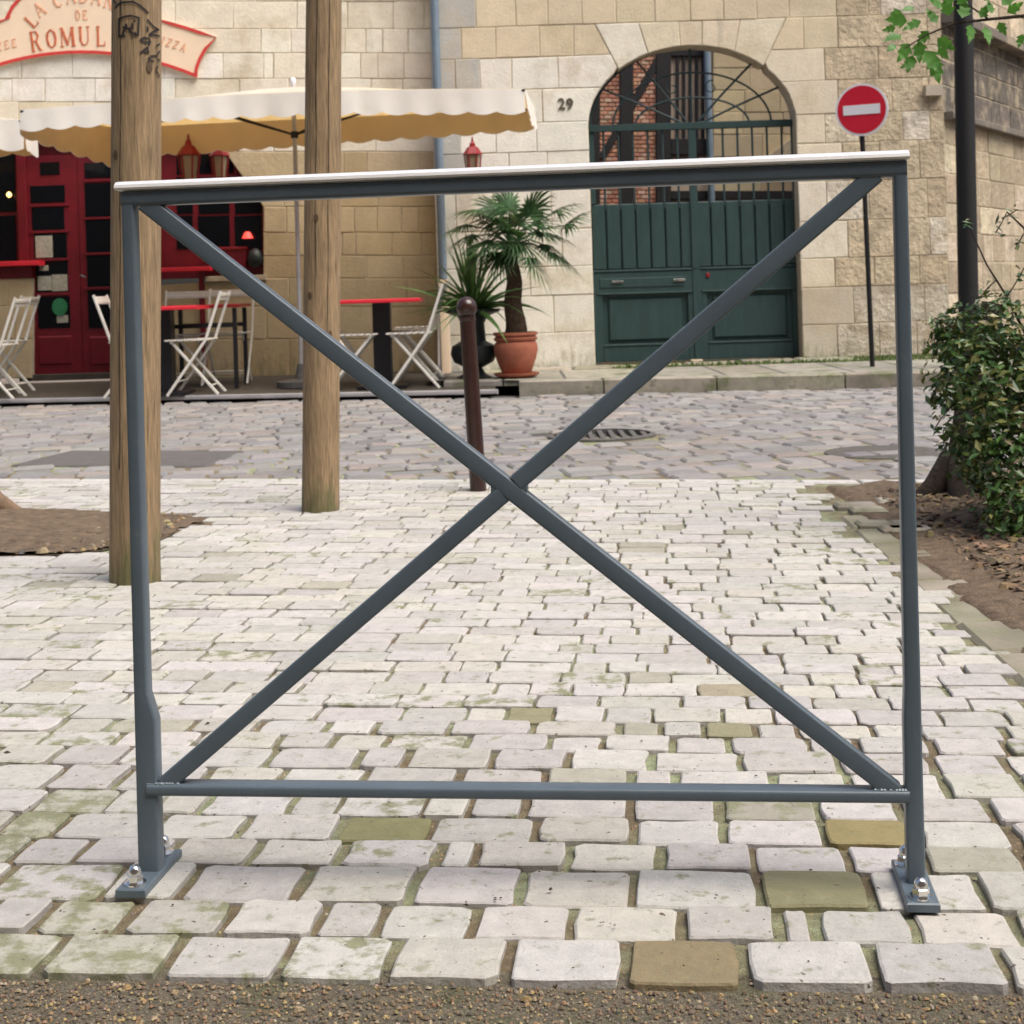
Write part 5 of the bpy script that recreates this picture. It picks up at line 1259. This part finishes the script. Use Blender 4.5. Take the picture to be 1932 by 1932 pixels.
lmeshes = [leafmesh(0, M['leaf']), leafmesh(1, M['leaf']), leafmesh(2, M['leaf']), leafmesh(3, M['leafdry'])]
# foliage blobs: (picture x, y, depth, radius)
blobs = [(1818, 640, 5.05, .125), (1880, 620, 5.0, .13), (1940, 640, 5.0, .17), (1990, 700, 4.95, .2), (1830, 700, 5.0, .14), (1895, 720, 4.9, .18), (1800, 735, 5.1, .09), (1850, 790, 4.95, .15), (1930, 800, 4.85, .2),
         (1838, 860, 5.0, .10), (1900, 880, 4.85, .15), (1955, 900, 4.75, .2), (1905, 960, 4.7, .10), (1950, 990, 4.65, .16), (2020, 820, 4.9, .25), (2040, 950, 4.7, .25), (2100, 750, 5.1, .3), (1790, 655, 5.1, .06), (1782, 620, 5.1, .04), (1920, 1015, 4.6, .05), (1960, 1040, 4.55, .10), (1925, 940, 4.75, .09)]
pts_ = []
for x, y, Z, r in blobs:
    c = at(x, y, Z)
    for k in range(int(130 + 12500 * r * r)):
        d = Vector((random.gauss(0, 1), random.gauss(0, 1), random.gauss(0, 1))).normalized(); f = random.uniform(.45, 1.0) ** .5 * (1 + .25 * noise.noise(d * 2 + c * 3)); 
        p = c + d * r * f; pts_.append((p, d))
for twig in ([(1790, 700), (1770, 720), (1758, 760)], [(1800, 760), (1775, 790), (1762, 812)], [(1795, 800), (1780, 840), (1765, 850)], [(1800, 620), (1765, 600), (1752, 612)], [(1850, 560), (1862, 545), (1880, 528)], [(1880, 590), (1900, 560), (1925, 520), (1932, 505)], [(1812, 560), (1800, 590)], [(1900, 600), (1925, 575)], [(1915, 470), (1932, 440)], [(1920, 395), (1905, 405), (1890, 412)], [(1890, 420), (1878, 440)], [(1835, 425), (1822, 420)]):
    P_ = [at(x, y, 5.0) for x, y in twig]; mb = MB(); mb.tube(P_, .0022, 5); mb.obj('twig', M['bark'], shrub)
    for a, b_ in zip(P_, P_[1:]):
        for k in range(5): pts_.append((a.lerp(b_, random.random()) + Vector((random.gauss(0, .012), random.gauss(0, .02), random.gauss(0, .012))), Vector((random.gauss(0, 1), -.4, random.gauss(.3, .7)))))
mb = MB(); mb.tube([at(1990, 640, 5.0), at(1960, 520, 5.0), at(1932, 430, 5.0), at(1900, 400, 5.0), at(1885, 430, 5.0)], [.006, .005, .004, .003, .002], 6); mb.obj('twig', M['bark'], shrub)
mb = MB(); mb.tube([at(1940, 640, 5.0), at(1900, 560, 5.0), at(1862, 500, 5.0), at(1826, 422, 5.0)], [.005, .004, .003, .002], 6); mb.obj('twig', M['bark'], shrub)
pts_.sort(key=lambda q: q[0].y); fol = MB(); nl = 0
for p, d in pts_:
    s_ = random.choice([random.uniform(.016, .028), random.uniform(.022, .036), random.uniform(.032, .050)]); nrm = (d * .8 + Vector((random.gauss(0, .5), random.gauss(0, .5), random.uniform(.1, 1.1)))).normalized()
    u, v = p.x / p.y * F, (H - p.z) / p.y * F; X = u * _c + v * _s + PX
    if nl < 290 and X < 1935 and random.random() < .5:
        me = random.choice(lmeshes); o = bpy.data.objects.new('leaf', me); C.objects.link(o); o.parent = shrub; o.matrix_parent_inverse = origin(shrub).inverted()
        o.matrix_basis = Matrix.Translation(p) @ nrm.to_track_quat('Z', 'X').to_matrix().to_4x4() @ Matrix.Rotation(random.uniform(0, 6.28), 4, 'Z') @ Matrix.Scale(s_, 4); nl += 1
    else: leafquad(fol, p, s_, nrm)
o = link('foliage', fol.raw('foliage', M['leaf']), shrub); o['kind'] = 'stuff'
# tree just outside the frame on the right whose branch hangs into view
tb2 = Vector((2.55, 4.9, bedz(2.55, 4.9))); tree2 = empty('tree', tb2, 'tree with a leafy bright green branch hanging in at the upper right', 'tree')
mb = MB(); mb.tube([tb2 - VZ * .05, tb2 + VZ * .15, tb2 + VZ * 1.4, tb2 + Vector((-.05, 0, 3.2))], [.14, .10, .085, .05], 14); mb.obj('trunk', M['bark'], tree2)
bp = [tb2 + Vector((-.03, 0, 1.95)), at(1990, 20, 4.7), at(1932, 30, 4.6), at(1870, 36, 4.6), at(1800, 44, 4.6), at(1748, 66, 4.6), at(1705, 92, 4.58)]
mb = MB(); mb.tube(bp, [.02, .008, .006, .0045, .0035, .0025, .0015], 8); mb.obj('branch', M['bark'], tree2)
mb = MB(); mb.tube([at(1865, 36, 4.6), at(1835, 15, 4.6), at(1810, 0, 4.6), at(1790, -20, 4.6)], [.003, .0025, .002, .001], 6); mb.obj('branch', M['bark'], tree2)
def lobed():
    mb = MB(); pr = [(0, 0), (.06, .07), (.20, .24), (.34, .36), (.36, .22), (.52, .25), (.64, .27), (.64, .15), (.80, .11), (1.0, 0)]
    up_ = [(x, y) for x, y in pr]; vs = [(x, y, -.10 * x * x + .10 * abs(y)) for x, y in up_] + [(x, -y, -.10 * x * x + .10 * abs(y)) for x, y in up_[1:-1]]; n = len(up_)
    mid = [(x, 0, -.1 * x * x - .02) for x, y in up_]; b_ = len(vs); vs += mid; fs = []
    low_ = [0] + [n + k for k in range(n - 2)] + [n - 1]
    for k in range(n - 1): fs += [(b_ + k, b_ + k + 1, k + 1, k), (b_ + k, low_[k], low_[k + 1], b_ + k + 1)]
    mb.add(vs, fs); return mb.raw('leaf', M['leafbright'], True)
lob = lobed()
LV = [(1700, 66, 195, 34), (1716, 82, 235, 46), (1735, 78, 265, 42), (1722, 104, 250, 36), (1690, 84, 215, 26), (1745, 96, 300, 44), (1728, 116, 200, 34), (1760, 112, 280, 40), (1712, 40, 175, 36), (1738, 40, 200, 36), (1752, 58, 230, 30), (1768, 44, 120, 32), (1790, 30, 100, 40), (1778, 14, 150, 34), (1700, 20, 215, 36), (1725, 14, 190, 26), (1800, 58, 290, 30), (1815, 34, 70, 34), (1832, 46, 260, 34), (1822, 8, 130, 40), (1806, -2, 160, 44), (1850, 34, 60, 30), (1858, 50, 280, 34), (1872, 26, 100, 28), (1884, 42, 300, 30), (1900, 24, 30, 34), (1858, 2, 70, 30), (1842, -6, 40, 40), (1918, 32, 330, 28), (1930, 64, 250, 24), (1926, 12, 60, 30), (1768, 72, 320, 34), (1690, 52, 190, 28), (1890, 10, 40, 34), (1770, 90, 310, 30)]
for x, y, a, s_ in LV:
    if x > 1780 and random.random() < .25: continue
    p = at(x, y, 4.6 + random.uniform(-.05, .05)); o = bpy.data.objects.new('leaf', lob); C.objects.link(o); o.parent = tree2; o.matrix_parent_inverse = origin(tree2).inverted()
    S = s_ * random.uniform(.95, 1.25) / F * 4.6; d = Vector((math.cos(R(a)), random.uniform(-.4, .2), math.sin(R(a)))).normalized(); nrm = Vector((random.gauss(0, .45), -1, random.uniform(-.2, .9))); nrm = (nrm - d * nrm.dot(d)).normalized()
    o.matrix_basis = Matrix.Translation(p) @ Matrix((d, nrm.cross(d), nrm)).transposed().to_4x4() @ Matrix.Scale(S, 4)
mb = MB(); leafcloud(mb, tb2 + Vector((.4, .1, 3.4)), (.9, .9, .7), 700, .08); o = link('crown', mb.raw('crown', M['leafbright']), tree2); o['kind'] = 'stuff'
bpy.context.view_layer.update()
